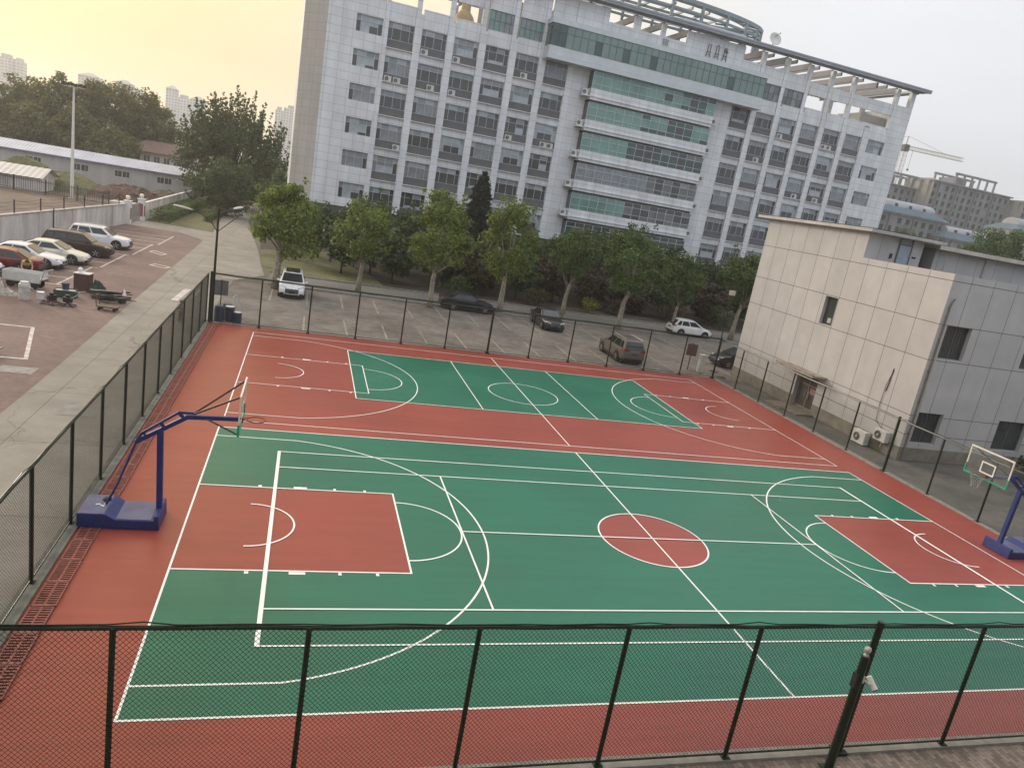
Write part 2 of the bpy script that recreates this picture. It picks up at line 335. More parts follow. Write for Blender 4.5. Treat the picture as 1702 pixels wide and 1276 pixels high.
M['plate_blue'] = mat('number_plate_blue', (0.025, 0.055, 0.22), 0.5, 0.05, 3)
M['trim_black'] = mat('car_trim_black', (0.018, 0.018, 0.02), 0.5, 0.1, 4)
M['acrylic'] = mat('clear_backboard', (0.5, 0.55, 0.55), 0.05, 0.02, 1, spec=0.5)
_n = M['acrylic'].node_tree.nodes
_n['Principled BSDF'].inputs['Alpha'].default_value = 0.07

# ------------------------------------------------------------------ mesh builder and object helpers
class MB:
    def __init__(s): s.v = []; s.f = []; s.m = []
    def add(s, vs, fs, mi=0):
        o = len(s.v); s.v += [tuple(p) for p in vs]
        s.f += [tuple(i + o for i in f) for f in fs]; s.m += [mi] * len(fs); return s
    def box(s, x0, x1, y0, y1, z0, z1, mi=0):
        return s.add([(x0, y0, z0), (x1, y0, z0), (x1, y1, z0), (x0, y1, z0), (x0, y0, z1), (x1, y0, z1), (x1, y1, z1), (x0, y1, z1)],
                     [(0, 3, 2, 1), (4, 5, 6, 7), (0, 1, 5, 4), (1, 2, 6, 5), (2, 3, 7, 6), (3, 0, 4, 7)], mi)
    def cbox(s, c, sx, sy, sz, rot=0.0, mi=0):
        ca, sa = cos(rot), sin(rot); vs = []
        for dz in (-.5, .5):
            for dx, dy in ((-.5, -.5), (.5, -.5), (.5, .5), (-.5, .5)):
                x, y = dx * sx, dy * sy
                vs.append((c[0] + x * ca - y * sa, c[1] + x * sa + y * ca, c[2] + dz * sz))
        return s.add(vs, [(0, 3, 2, 1), (4, 5, 6, 7), (0, 1, 5, 4), (1, 2, 6, 5), (2, 3, 7, 6), (3, 0, 4, 7)], mi)
    def bar(s, p, q, w, h=None, mi=0, up=(0, 0, 1)):
        h = h or w; p = Vector(p); q = Vector(q); d = (q - p).normalized(); up = Vector(up)
        if abs(d.dot(up)) > 0.98: up = Vector((1, 0, 0)) if abs(d.x) < 0.9 else Vector((0, 1, 0))
        a = d.cross(up).normalized(); b = a.cross(d).normalized()
        vs = [e + a * (i * w / 2) + b * (j * h / 2) for e in (p, q) for i, j in ((-1, -1), (1, -1), (1, 1), (-1, 1))]
        return s.add(vs, [(0, 3, 2, 1), (4, 5, 6, 7), (0, 1, 5, 4), (1, 2, 6, 5), (2, 3, 7, 6), (3, 0, 4, 7)], mi)
    def tube(s, pts, rad, n=8, mi=0, cap=True):
        pts = [Vector(p) for p in pts]
        rads = rad if isinstance(rad, (list, tuple)) else [rad] * len(pts)
        rings = []; prev = None
        for i, p in enumerate(pts):
            d = (pts[min(i + 1, len(pts) - 1)] - pts[max(i - 1, 0)]).normalized()
            if prev is None:
                a = d.cross(Vector((0, 0, 1)))
                if a.length < 0.05: a = d.cross(Vector((1, 0, 0)))
            else: a = prev - d * prev.dot(d)
            a.normalize(); prev = a; b = d.cross(a)
            rings.append([p + (a * cos(2 * pi * k / n) + b * sin(2 * pi * k / n)) * rads[i] for k in range(n)])
        fs = []
        for i in range(len(pts) - 1):
            for k in range(n):
                fs.append((i * n + k, i * n + (k + 1) % n, (i + 1) * n + (k + 1) % n, (i + 1) * n + k))
        if cap:
            fs.append(tuple(range(n - 1, -1, -1))); fs.append(tuple((len(pts) - 1) * n + k for k in range(n)))
        return s.add([p for r in rings for p in r], fs, mi)
    def lathe(s, prof, n=16, c=(0, 0, 0), axis='z', mi=0):
        vs = []; fs = []
        for r, z in prof:
            for k in range(n):
                a = 2 * pi * k / n
                if axis == 'z': vs.append((c[0] + r * cos(a), c[1] + r * sin(a), c[2] + z))
                elif axis == 'y': vs.append((c[0] + r * cos(a), c[1] + z, c[2] + r * sin(a)))
                else: vs.append((c[0] + z, c[1] + r * cos(a), c[2] + r * sin(a)))
        for i in range(len(prof) - 1):
            for k in range(n): fs.append((i * n + k, i * n + (k + 1) % n, (i + 1) * n + (k + 1) % n, (i + 1) * n + k))
        fs.append(tuple(range(n))); fs.append(tuple((len(prof) - 1) * n + k for k in range(n)))
        return s.add(vs, fs, mi)
    def prism(s, poly, z0, z1, mi=0):
        n = len(poly)
        vs = [(x, y, z0) for x, y in poly] + [(x, y, z1) for x, y in poly]
        fs = [tuple(range(n - 1, -1, -1)), tuple(range(n, 2 * n))] + [(i, (i + 1) % n, n + (i + 1) % n, n + i) for i in range(n)]
        return s.add(vs, fs, mi)
    def extrude(s, poly, y0, y1, mi=0):
        """poly in x,z pushed along y"""
        n = len(poly)
        vs = [(x, y0, z) for x, z in poly] + [(x, y1, z) for x, z in poly]
        fs = [tuple(range(n)), tuple(range(2 * n - 1, n - 1, -1))] + [(i, n + i, n + (i + 1) % n, (i + 1) % n) for i in range(n)]
        return s.add(vs, fs, mi)
    def quad(s, a, b, c, d, mi=0): return s.add([a, b, c, d], [(0, 1, 2, 3)], mi)
    def sheet(s, poly, z, mi=0): return s.add([(x, y, z) for x, y in poly], [tuple(range(len(poly)))], mi)
    def mesh(s, name, mats, smooth=False):
        me = bpy.data.meshes.new(name)
        me.from_pydata(s.v, [], s.f)
        if not isinstance(mats, (list, tuple)): mats = [mats]
        for m in mats: me.materials.append(m)
        if len(mats) > 1: me.polygons.foreach_set('material_index', s.m)
        bm = bmesh.new(); bm.from_mesh(me); bmesh.ops.recalc_face_normals(bm, faces=bm.faces); bm.to_mesh(me); bm.free()
        if smooth:
            me.polygons.foreach_set('use_smooth', [True] * len(me.polygons))
        me.update()
        return me
    def build(s, name, mats, parent=None, smooth=False, loc=None, rot=None, bevel=0.0):
        o = bpy.data.objects.new(name, s.mesh(name, mats, smooth)); COL.objects.link(o)
        if parent is not None: o.parent = parent
        if loc is not None: o.location = loc
        if rot is not None: o.rotation_euler = (0, 0, rot)
        if bevel:
            bv = o.modifiers.new('bevel', 'BEVEL'); bv.width = bevel; bv.segments = 2; bv.limit_method = 'ANGLE'
        return o

def place(name, me, parent=None, loc=(0, 0, 0), rot=0.0):
    o = bpy.data.objects.new(name, me); COL.objects.link(o)
    o.parent = parent; o.location = loc; o.rotation_euler = (0, 0, rot)
    return o

def tag(o, label=None, cat=None, group=None, kind=None):
    if label: o['label'] = label
    if cat: o['category'] = cat
    if group: o['group'] = group
    if kind: o['kind'] = kind
    return o

def thing(name, label, cat, loc=(0, 0, 0), rot=0.0, group=None):
    o = bpy.data.objects.new(name, None); COL.objects.link(o)
    o.empty_display_size = 0.3
    o.location = loc; o.rotation_euler = (0, 0, rot)
    return tag(o, label, cat, group)

def struct(o, kind='structure'):
    o['kind'] = kind; return o

def copy_tree(o, parent=None):
    c = o.copy(); COL.objects.link(c); c.parent = parent
    for ch in list(o.children): copy_tree(ch, c)
    return c

# ------------------------------------------------------------------ the ground
def sheet(name, poly, z, m, kind='structure'):
    b = MB().sheet(poly, z); return struct(b.build(name, m), kind)
def rect(x0, x1, y0, y1): return [(x0, y0), (x1, y0), (x1, y1), (x0, y1)]

sheet('ground', rect(-1400, 1500, -150, 1700), -0.034, M['far_ground'])
sheet('earth', rect(-95, -29.9, 66.9, 118), -0.014, M['earth'])
sheet('yard', [(-95, 20), (-33.9, 20), (-33.3, 43.1), (-30.3, 66.9), (-95, 66.9)], -0.022, M['earth'])
sheet('parking_lot', [(-34.5, -14), (-20.85, -14), (-20.95, 12), (-21.2, 27), (-21.75, 62), (-22.4, 63.8), (-24.5, 66.5), (-29.9, 67.2), (-34.5, 40)], -0.006, M['park_brick'])
sheet('path', [(-20.85, -14), (-16.72, -14), (-16.72, 24.8), (-16.72, 40.0), (-14.7, 44.5), (-15.3, 50), (-16.2, 60), (-19.5, 90), (-22.8, 150), (-27.5, 150), (-23.6, 100), (-21.9, 71.5), (-29.8, 73.4), (-29.9, 67.2), (-24.5, 66.5), (-22.4, 63.8), (-21.75, 62), (-21.2, 27), (-20.95, 12)], -0.010, M['concrete'])
sheet('paved_lot', rect(-16.7, 33, 24.72, 40.25), -0.008, M['lot_brick'])
sheet('road', [(-14.6, 40.45), (75, 40.45), (75, 47.0), (-8, 46.3), (-14.2, 46.8)], -0.012, M['asphalt'])
sheet('lawn', [(-14.4, 46.9), (-8, 46.42), (75, 47.1), (95, 75), (95, 130), (-18.5, 100), (-16.0, 60), (-15.2, 50)], -0.018, M['soil'])
sheet('grass', [(-14.6, 47.2), (-8.5, 46.7), (-4.5, 47.2), (-5, 52), (-7, 58), (-9, 68), (-16.2, 62), (-15.3, 51)], -0.008, M['grass'], 'stuff')
sheet('garden', [(-29.2, 73.6), (-22.1, 71.8), (-23.5, 98), (-27, 140), (-29.2, 140)], -0.004, M['grass'])
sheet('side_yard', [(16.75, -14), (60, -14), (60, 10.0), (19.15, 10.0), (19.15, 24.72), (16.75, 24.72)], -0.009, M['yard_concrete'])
sheet('pavement', rect(-30, 40, -22, -9.30), -0.007, M['pave_brick'])
b = MB()
b.box(-16.9, 16.9, -9.30, -9.02, -0.03, 0.05)
b.build('kerb_strip', M['kerb'])['kind'] = 'structure'
b = MB(); b.box(-16.86, -16.52, -9.0, 24.9, -0.03, 0.06)
b.build('fence_footing', M['footing'])['kind'] = 'structure'
b = MB(); b.box(-14.2, 33, 40.25, 40.45, -0.03, 0.11)
b.box(-13.6, 75, 46.42, 46.56, -0.03, 0.10)
b.build('kerb', M['kerb'])['kind'] = 'structure'
b = MB(); b.box(16.52, 16.75, -9.0, 24.7, -0.03, 0.05)
b.build('court_edge', M['kerb'])['kind'] = 'structure'

# ------------------------------------------------------------------ courts
sheet('court', rect(-16.52, 16.52, -9.02, 24.62), 0.0, M['court_red'])
HX, HY = 14.08, 7.55
KX, KY = 8.24, 2.45
def arc(cx, cy, r, a0, a1, n=48): return [(cx + r * cos(a0 + (a1 - a0) * i / n), cy + r * sin(a0 + (a1 - a0) * i / n)) for i in range(n + 1)]
g = MB()
# green field of the near court with the red key areas and red centre circle left open
ci = arc(0, 0, 1.78, 0, 2 * pi, 64)[:-1]
g.sheet([(-HX, KY), (-KX, KY), (-KX, -KY), (-HX, -KY), (-HX, -HY), (0, -HY), (0, -1.78)] + arc(0, 0, 1.78, -pi / 2, -3 * pi / 2, 32) + [(0, HY), (-HX, HY)], 0.004)
g.sheet([(HX, -KY), (KX, -KY), (KX, KY), (HX, KY), (HX, HY), (0, HY), (0, 1.78)] + arc(0, 0, 1.78, pi / 2, -pi / 2, 32) + [(0, -HY), (HX, -HY)], 0.004)
g.sheet(rect(-8.87, 8.87, 12.47, 21.32), 0.004)
struct(g.build('court_green', M['court_green']))

def strip(mb, pts, w, z=0.008, closed=False):
    """painted line following a polyline with mitred joints"""
    n = len(pts); L = []; R = []
    P = [Vector((x, y, 0)) for x, y in pts]
    for i in range(n):
        if closed: d0 = (P[i] - P[i - 1]); d1 = (P[(i + 1) % n] - P[i])
        else: d0 = P[i] - P[i - 1] if i else P[1] - P[0]; d1 = P[i + 1] - P[i] if i < n - 1 else P[-1] - P[-2]
        d0.normalize(); d1.normalize()
        t = (d0 + d1).normalized(); nn = Vector((-t.y, t.x, 0)); k = max(0.4, nn.dot(Vector((-d0.y, d0.x, 0))))
        L.append(P[i] + nn * (w / 2 / k)); R.append(P[i] - nn * (w / 2 / k))
    vs = []
    for a, c in zip(L, R): vs += [(a.x, a.y, z), (c.x, c.y, z)]
    fs = [(2 * i, 2 * i + 1, 2 * i + 3, 2 * i + 2) for i in range(n - 1)]
    if closed: fs.append((2 * n - 2, 2 * n - 1, 1, 0))
    mb.add(vs, fs)

LW = 0.052
bl = MB()   # basketball and mini-court lines
zb = 0.008
def court_lines(cy, hy, half, col_w, keyx, keyy, y3=6.65, r3=6.75, rimx=None):
    ring = rimx or half - 1.575
    strip(bl, [(-half, cy - hy), (half, cy - hy), (half, cy + hy), (-half, cy + hy)], col_w, zb, True)
    strip(bl, [(0, cy - hy), (0, cy + hy)], col_w, zb + 0.002)
    for sgn in (-1, 1):
        a = math.asin(min(1, y3 / r3)); n = 60
        pts = [(sgn * half, cy - y3)]
        pts += [(sgn * ring - sgn * r3 * cos(-a + 2 * a * i / n), cy + r3 * sin(-a + 2 * a * i / n)) for i in range(n + 1)]
        pts += [(sgn * half, cy + y3)]
        strip(bl, pts, col_w, zb + 0.003)
        strip(bl, [(sgn * half, cy - keyy), (sgn * keyx, cy - keyy), (sgn * keyx, cy + keyy), (sgn * half, cy + keyy)], col_w, zb + 0.004)
        strip(bl, [(sgn * keyx - sgn * 1.8 * cos(-pi / 2 + pi * i / 32), cy + 1.8 * sin(-pi / 2 + pi * i / 32)) for i in range(33)], col_w, zb + 0.005)
        strip(bl, [(sgn * ring - sgn * 1.25 * cos(-pi / 2 + pi * i / 24), cy + 1.25 * sin(-pi / 2 + pi * i / 24)) for i in range(25)], col_w, zb + 0.006)
        for s2 in (-1, 1):
            for d, w in ((1.75, 0.1), (2.95, 0.4), (4.0, 0.08), (4.95, 0.08)):
                x = sgn * (half - d); y = cy + s2 * (keyy + 0.07)
                bl.sheet(rect(x - w / 2, x + w / 2, min(y, y + s2 * 0.06) - 0.03, max(y, y + s2 * 0.06) + 0.03), zb + 0.0015)
court_lines(0.0, HY, HX, LW, KX, KY)
strip(bl, arc(0, 0, 1.8, 0, 2 * pi, 64)[:-1], LW, zb + 0.004, True)
court_lines(15.85, 7.53, 14.02, LW * 0.85, KX, KY)
strip(bl, arc(0, 15.87, 1.86, 0, 2 * pi, 64)[:-1], LW * 0.85, zb + 0.004, True)
struct(bl.build('court_lines', M['line']))
tl = MB(); zt = 0.018   # tennis court over the near court
TX, TD, TS, SV = 11.885, 5.485, 4.115, 6.4
strip(tl, [(-TX, TD), (TX, TD)], LW, zt); strip(tl, [(-TX, -TD), (TX, -TD)], LW, zt)
strip(tl, [(-TX, TS), (TX, TS)], LW, zt); strip(tl, [(-TX, -TS), (TX, -TS)], LW, zt)
strip(tl, [(-SV, -TS), (-SV, TS)], LW, zt + 0.002); strip(tl, [(SV, -TS), (SV, TS)], LW, zt + 0.002)
strip(tl, [(-SV, 0), (SV, 0)], LW, zt + 0.003)
strip(tl, [(-TX, -TD - 0.03), (-TX, TD + 0.03)], 0.105, zt + 0.004); strip(tl, [(TX, -TD - 0.03), (TX, TD + 0.03)], 0.105, zt + 0.004)
struct(tl.build('tennis_court_lines', M['line']))
vl = MB(); zv = 0.018   # volleyball court on the far court
strip(vl, [(-8.87, 12.47), (8.87, 12.47), (8.87, 21.32), (-8.87, 21.32)], LW * 0.85, zv, True)
strip(vl, [(-2.95, 12.47), (-2.95, 21.32)], LW * 0.85, zv + 0.002); strip(vl, [(2.95, 12.47), (2.95, 21.32)], LW * 0.85, zv + 0.002)
struct(vl.build('volleyball_court_lines', M['line']))

# parking bay lines and worn road paint
pl = MB()
for i in range(18):
    x = -13.83 + 2.53 * i
    if x < 32:
        if i > 0: strip(pl, [(x + random.Random(i).uniform(-.05, .05), 24.95), (x, 29.7)], 0.13, 0.002)
        strip(pl, [(x + 0.1, 33.6), (x + 0.1, 38.8)], 0.12, 0.002)
struct(pl.build('lot_bay_lines', M['worn_yellow']))
pl = MB()
for y0, y1 in ((38.4, 46.0), (46.3, 54.2), (54.35, 62.3), (30.3, 37.9)):
    xs = -25.46 + (y0 - 38.4) * 0.055
    strip(pl, [(xs, y0), (xs + 0.02, y1)], 0.13, 0.003)
for k in range(13):
    y = 30.35 + 2.55 * k; xs = -25.5 + max(0, y - 38.4) * 0.05
    strip(pl, [(xs, y), (xs - 5.2, y + 0.1)], 0.16, 0.005)
strip(pl, [(-29.0, 19.4), (-23.7, 19.27), (-22.3, 13.95), (-29, 13.7)], 0.16, 0.003)
for x, y, w, h in ((-23.8, 48.9, 1.1, 0.55), (-22.4, 42.0, 1.15, 0.3)):
    strip(pl, [(x - w / 2, y + h), (x + w / 2, y - h), (x + w / 2 + .25, y - h + .8), (x - w / 2 + .25, y + h + .8)], 0.18, 0.004, True)
strip(pl, [(-19.2, 29.7), (-19.05, 34.1)], 0.42, 0.004); strip(pl, [(-18.4, 31.2), (-18.3, 34.6)], 0.2, 0.004)
strip(pl, [(-17.6, 40.8), (-16.4, 40.9)], 0.3, 0.004)
struct(pl.build('painted_marks', M['worn_line']))
mh = MB()
mh.lathe([(0.0, 0.0), (0.42, 0.0), (0.42, 0.012), (0.0, 0.014)], 20, (-22.1, 12.35, -0.004)); mh.box(-22.75, -21.45, 11.9, 12.8, -0.006, 0.003)
tag(mh.build('manhole_cover', M['kerb']), 'round manhole cover set in a pale concrete square on the brown parking pavers', 'manhole cover')
mh = MB(); mh.box(-19.4, -18.0, 7.6, 9.0, -0.008, -0.002)
tag(mh.build('repair_slab', mat('patched_concrete', (0.22, 0.21, 0.19), 0.85, 0.2, 2)), 'darker square concrete patch in the grey path', 'slab')
for (x, y), lab in (((18.0, 26.9), 'dark round drain lid nearer the parked black car by the cream building'), ((17.6, 25.2), 'dark round drain lid nearest the corner post of the court fence')):
    m_ = MB(); m_.lathe([(0.0, 0.0), (0.36, 0.0), (0.36, 0.008), (0, 0.01)], 18, (x, y, -0.004))
    tag(m_.build('manhole_cover', M['black']), lab, 'manhole cover', 'manhole covers by the cream building')

# red slotted gutter covers along the left fence
gm = MB()
for i in range(10):
    for j in range(2):
        gm.box(-0.21 + j * 0.22, -0.03 + j * 0.22, -0.42 + i * 0.087, -0.38 + i * 0.087, 0.0, 0.03)
gm.box(-0.24, -0.21, -0.46, 0.46, 0, 0.032); gm.box(0.19, 0.22, -0.46, 0.46, 0, 0.032); gm.box(-0.03, 0.01, -0.46, 0.46, 0, 0.031)
gm.box(-0.21, 0.19, -0.465, -0.42, 0, 0.0305); gm.box(-0.21, 0.19, 0.44, 0.47, 0, 0.0305)
gme = gm.mesh('gutter_cover', M['grate'])
rr = random.Random(4)
for i in range(35):
    y = -8.4 + i * 0.955
    if y > 24.3: break
    o = place('gutter_cover', gme, None, (-16.22 + rr.uniform(-.01, .01), y, 0.006 + rr.uniform(0, .006)), rr.uniform(-.015, .015))
    tag(o, 'rusty red slotted gutter cover, one of the row along the left court fence', 'drain cover', 'gutter covers along the left fence')
sheet('gutter', rect(-16.46, -15.99, -9.0, 24.5), 0.003, M['gutter'])

# ------------------------------------------------------------------ fences
def fence(name, label, p0, p1, ts, big, h, wire_r, seed, dx=0.083, dz=0.092, z0=0.12, post_r=0.045):
    """chain link fence between p0 and p1: posts at the distances ts, rails, woven net"""
    L = (Vector(p1) - Vector(p0)).length
    ang = atan2(p1[1] - p0[1], p1[0] - p0[0])
    root = thing(name, label, 'fence', (p0[0], p0[1], 0), ang, 'dark green chain link fences round the courts')
    rg = random.Random(seed)
    for t in ts:
        r = post_r * (1.55 if t in big else 1.0)
        hh = h + (0.10 if t in big else 0.0)
        b = MB(); b.lathe([(r, 0.0), (r, hh), (r * 0.6, hh + 0.012)], 10, (t, 0, 0))
        b.box(t - r * 1.9, t + r * 1.9, -r * 1.9, r * 1.9, 0.0, 0.065)
        b.build('post', M['fence_green'], root, smooth=False)
    b = MB(); n = max(2, int(L / 0.7))
    sag = [h - 0.005 + 0.010 * rg.uniform(-1, 1) for _ in range(n + 1)]
    b.tube([(L * i / n, 0.0, sag[i]) for i in range(n + 1)], 0.037, 8); b.build('top_rail', M['fence_green'], root)
    b = MB(); b.tube([(0, 0, z0), (L, 0, z0)], 0.02, 8); b.build('bottom_rail', M['fence_green'], root)
    # the selvedge strip hanging loosely over the top rail
    b = MB(); n = int(L / 0.45)
    b.tube([(L * i / n, rg.uniform(-.012, .012), h + 0.042 + rg.uniform(-.006, .014) + (0.05 if rg.random() < .05 else 0)) for i in range(n + 1)], 0.012, 5)
    b.build('selvedge_wire', M['fence_green'], root)
    w = MB(); H = h - z0; run = H * (dx / dz) ; zz0 = z0
    n = int((L + run) / dx) + 1
    for d in (-1, 1):
        for i in range(n + 1):
            xa = -run + i * dx if d > 0 else i * dx       # foot of the strand
            xb = xa + d * run
            za, zb_ = zz0, h
            a, c = xa, xb
            # clip to the panel
            lo, hi = (a, c) if d > 0 else (c, a)
            if hi <= 0 or lo >= L: continue
            def zat(x): return zz0 + (x - a) / (c - a) * H
            pa, pb = a, c
            if d > 0: pa, pb = max(a, 0), min(c, L)
            else: pa, pb = min(a, L), max(c, 0)
            q = Vector((pa, d * wire_r * 0.8, zat(pa))); e = Vector((pb, d * wire_r * 0.8, zat(pb)))
            dirv = (e - q)
            if dirv.length < 0.02: continue
            dirv.normalize(); s = Vector((-dirv.z, 0, dirv.x)) * wire_r; t2 = Vector((0, wire_r, 0))
            w.add([q + s, q + t2, q - s, q - t2, e + s, e + t2, e - s, e - t2], [(0, 1, 5, 4), (1, 2, 6, 5), (2, 3, 7, 6), (3, 0, 4, 7)])
    w.build('net', M['wire'], root)
    return root

fence('chain_link_fence', 'nearest chain link fence, seen from above across the foot of the photo', (-16.62, -9.2), (16.62, -9.2),
      [0.0] + [2.79 + 2.742 * i for i in range(11)] + [33.24], [0.0, 16.5], 3.0, 0.0040, 1)
fence('chain_link_fence', 'far chain link fence between the red court and the paved car park', (-16.6, 24.6), (16.55, 24.6),
      [0.05] + [2.77 * i for i in range(1, 12)] + [33.1], [0.05, 16.62, 33.1], 2.84, 0.0026, 2)
fence('chain_link_fence', 'left chain link fence beside the red gutter covers and grey path', (-16.72, -9.2), (-16.72, 24.6),
      [0.4 + 2.79 * i for i in range(12)] + [33.7], [18.85], 2.80, 0.0032, 3)
fence('chain_link_fence', 'right chain link fence in front of the cream panelled building', (16.62, 24.6), (16.62, -9.2),
      [2.75 * i for i in range(1, 13)], [16.5], 2.75, 0.0021, 4)
# fence gate leaf by the back left corner post

# ------------------------------------------------------------------ basketball stands
def hoop_stand(label, x, rot):
    """front of the stand (towards the court) is +x; local origin on the ground under the board centre line"""
    root = thing('basketball_hoop', label, 'basketball hoop', (x, 0.0, 0.0), rot, 'blue wheeled basketball hoops')
    # board plane at local x=0, base behind it (negative x)
    b = MB()
    b.extrude([(-3.68, 0.008), (-3.68, 0.41), (-3.03, 0.41), (-2.80, 0.27), (-1.90, 0.27), (-1.90, 0.40), (-1.79, 0.40), (-1.76, 0.008)], -0.57, 0.57)
    b.build('base', M['hoop_blue'], root, bevel=0.012)
    b = MB(); b.box(-2.79, -1.96, -0.53, 0.53, 0.272, 0.282); b.build('platform_plate', M['hoop_plate'], root)
    b = MB(); b.box(-3.66, -3.06, -0.55, 0.55, 0.412, 0.420); b.build('weight_lid', M['hoop_plate'], root)
    b = MB()
    for sx in (-3.4, -2.1):
        for sy in (-0.45, 0.45): b.lathe([(0.045, -0.02), (0.045, 0.02)], 10, (sx, sy, 0.02), 'y')
    b.build('castor', M['black'], root)
    b = MB(); b.bar((-1.86, 0, 0.28), (-1.94, 0, 2.60), 0.145, 0.145); b.build('post', M['hoop_blue'], root, bevel=0.008)
    b = MB()
    b.bar((-2.50, 0, 2.22), (-1.33, 0, 2.98), 0.11, 0.11); b.build('lower_arm', M['hoop_blue'], root, bevel=0.006)
    b = MB(); b.bar((-1.36, 0, 2.99), (-0.06, 0, 3.04), 0.10, 0.11); b.build('upper_arm', M['hoop_blue'], root, bevel=0.006)
    b = MB()
    b.bar((-2.36, 0, 2.47), (-1.52, 0, 3.10), 0.06, 0.06); b.bar((-1.52, 0, 3.10), (-1.15, 0, 3.105), 0.06, 0.06)
    b.bar((-2.50, 0, 2.24), (-2.36, 0, 2.47), 0.06, 0.06); b.bar((-2.25, 0, 2.36), (-2.33, 0, 2.46), 0.05, 0.05)
    b.bar((-1.85, 0, 2.62), (-1.93, 0, 2.78), 0.07, 0.07); b.bar((-1.40, 0, 2.95), (-1.52, 0, 3.08), 0.07, 0.07)
    b.build('arm_truss', M['hoop_blue'], root)
    b = MB(); b.tube([(-2.49, 0, 2.22), (-2.9, 0, 0.98), (-3.14, 0, 0.42)], 0.03, 8); b.build('tie_rod', M['hoop_blue'], root)
    for sy in (-1, 1):
        b = MB(); b.tube([(-1.15, sy * 0.05, 3.10), (-0.05, sy * 0.72, 3.86)], 0.025, 8); b.build('brace', M['dark_steel'], root)
        b = MB(); b.tube([(-0.86, sy * 0.06, 3.0), (-0.05, sy * 0.62, 2.84)], 0.022, 8); b.build('brace', M['dark_steel'], root)
    bd = MB(); bd.box(-0.012, 0.012, -0.87, 0.87, 2.93, 3.92)
    board = bd.build('backboard', M['acrylic'], root)
    fr = MB()
    fr.box(-0.02, 0.02, -0.90, 0.90, 3.90, 3.95); fr.box(-0.02, 0.02, -0.90, -0.86, 3.24, 3.90); fr.box(-0.02, 0.02, 0.86, 0.90, 3.24, 3.90)
    fr.build('board_frame', M['board_edge'], board)
    t = MB()
    w = 0.05
    for y0, y1, z0, z1 in ((-0.295, 0.295, 3.48, 3.53), (-0.295, 0.295, 3.10, 3.15), (-0.295, -0.245, 3.15, 3.48), (0.245, 0.295, 3.15, 3.48)):
        t.box(0.013, 0.017, y0, y1, z0, z1)
    t.build('target_square', M['white_paint'], board)
    p = MB(); p.box(-0.028, 0.028, -0.92, 0.92, 2.87, 2.93); p.box(-0.028, 0.028, -0.92, -0.86, 2.93, 3.20); p.box(-0.028, 0.028, 0.86, 0.92, 2.93, 3.20)
    p.build('padding', M['board_green'], board, bevel=0.01)
    rm = MB(); rm.box(0.014, 0.05, -0.09, 0.09, 2.98, 3.10); rm.bar((0.04, 0.05, 3.04), (0.17, 0.14, 3.05), 0.02); rm.bar((0.04, -0.05, 3.04), (0.17, -0.14, 3.05), 0.02)
    rm.tube([(0.375 + 0.228 * cos(2 * pi * k / 28), 0.228 * sin(2 * pi * k / 28), 3.05) for k in range(29)], 0.015, 6, cap=False)
    rim = rm.build('rim', M['rim_orange'], root)
    return root, rim

hl, rim_l = hoop_stand('blue basketball hoop at the left end, its board seen edge on and no net', -12.88, 0.0)
hr, rim_r = hoop_stand('blue basketball hoop at the right edge with a clear board and torn net', 12.88, pi)
nt = MB(); rn = random.Random(5)
for k in range(12):
    a0 = 2 * pi * k / 12
    if k in (3, 4, 9): continue
    for dr in (-1, 1):
        pts = []
        for i in range(6):
            a = a0 + dr * 2 * pi / 12 * i * 0.5; r = 0.225 - 0.10 * min(1, i / 4)
            pts.append((0.375 + r * cos(a) + rn.uniform(-.012, .012), r * sin(a) + rn.uniform(-.012, .012), 3.04 - 0.085 * i - (0.03 if i == 5 else 0)))
        nt.tube(pts, 0.0036, 4)
nt.build('net', M['net'], rim_r)
# a few bits left on the left stand
b = MB(); b.lathe([(0.10, 0), (0.11, 0.04), (0.06, 0.07), (0.0, 0.075)], 12, (-16.05, 0.25, 0.422)); tag(b.build('cap', M['black']), 'dark cap lying on the rear box of the left hoop base', 'cap')
b = MB()
for px, py, r in ((-16.2, -0.02, .3), (-16.08, -0.10, -.5), (-16.03, 0.03, 1.2)): b.cbox((px, py, 0.426), 0.11, 0.05, 0.008, r)
tag(b.build('paper_scrap', M['white_paint']), 'white paper scraps on the rear box of the left hoop base', 'paper')

# ------------------------------------------------------------------ cream panelled building on the right
cb = thing('panelled_building', 'cream two storey building of large panels with an overhanging roof slab', 'building', (19.2, 10.06, 0))
# local: x to the right (east), y away
W_, D_ = 40.0, 16.44
w = MB()
def wall_grid(mb, axis, fixed, thick, u0, u1, z0, z1, holes):
    """wall slab with rectangular holes (u0,u1,z0,z1), cut into blocks that butt end to end"""
    us = sorted({u0, u1, *[h[0] for h in holes], *[h[1] for h in holes]})
    zs = sorted({z0, z1, *[h[2] for h in holes], *[h[3] for h in holes]})
    for a, c in zip(us[:-1], us[1:]):
        run = None
        for e, f in zip(zs[:-1], zs[1:]):
            hole = any(h[0] <= (a + c) / 2 <= h[1] and h[2] <= (e + f) / 2 <= h[3] for h in holes)
            if hole:
                if run: emit(mb, axis, fixed, thick, a, c, *run); run = None
            else: run = (run[0], f) if run else (e, f)
        if run: emit(mb, axis, fixed, thick, a, c, *run)
def emit(mb, axis, fixed, thick, a, c, e, f):
    if axis == 'y': mb.box(a, c, fixed, fixed + thick, e, f)       # wall facing -y
    else: mb.box(fixed, fixed + thick, a, c, e, f)                  # wall facing -x
S_HOLES = [(0.55, 2.2, 5.63, 7.37), (0.55, 2.2, 1.0, 2.7), (6.1, 8.2, 1.0, 2.7), (6.1, 8.2, 5.63, 7.37), (12.0, 14.0, 1.0, 2.7), (12.0, 14.0, 5.63, 7.37)]
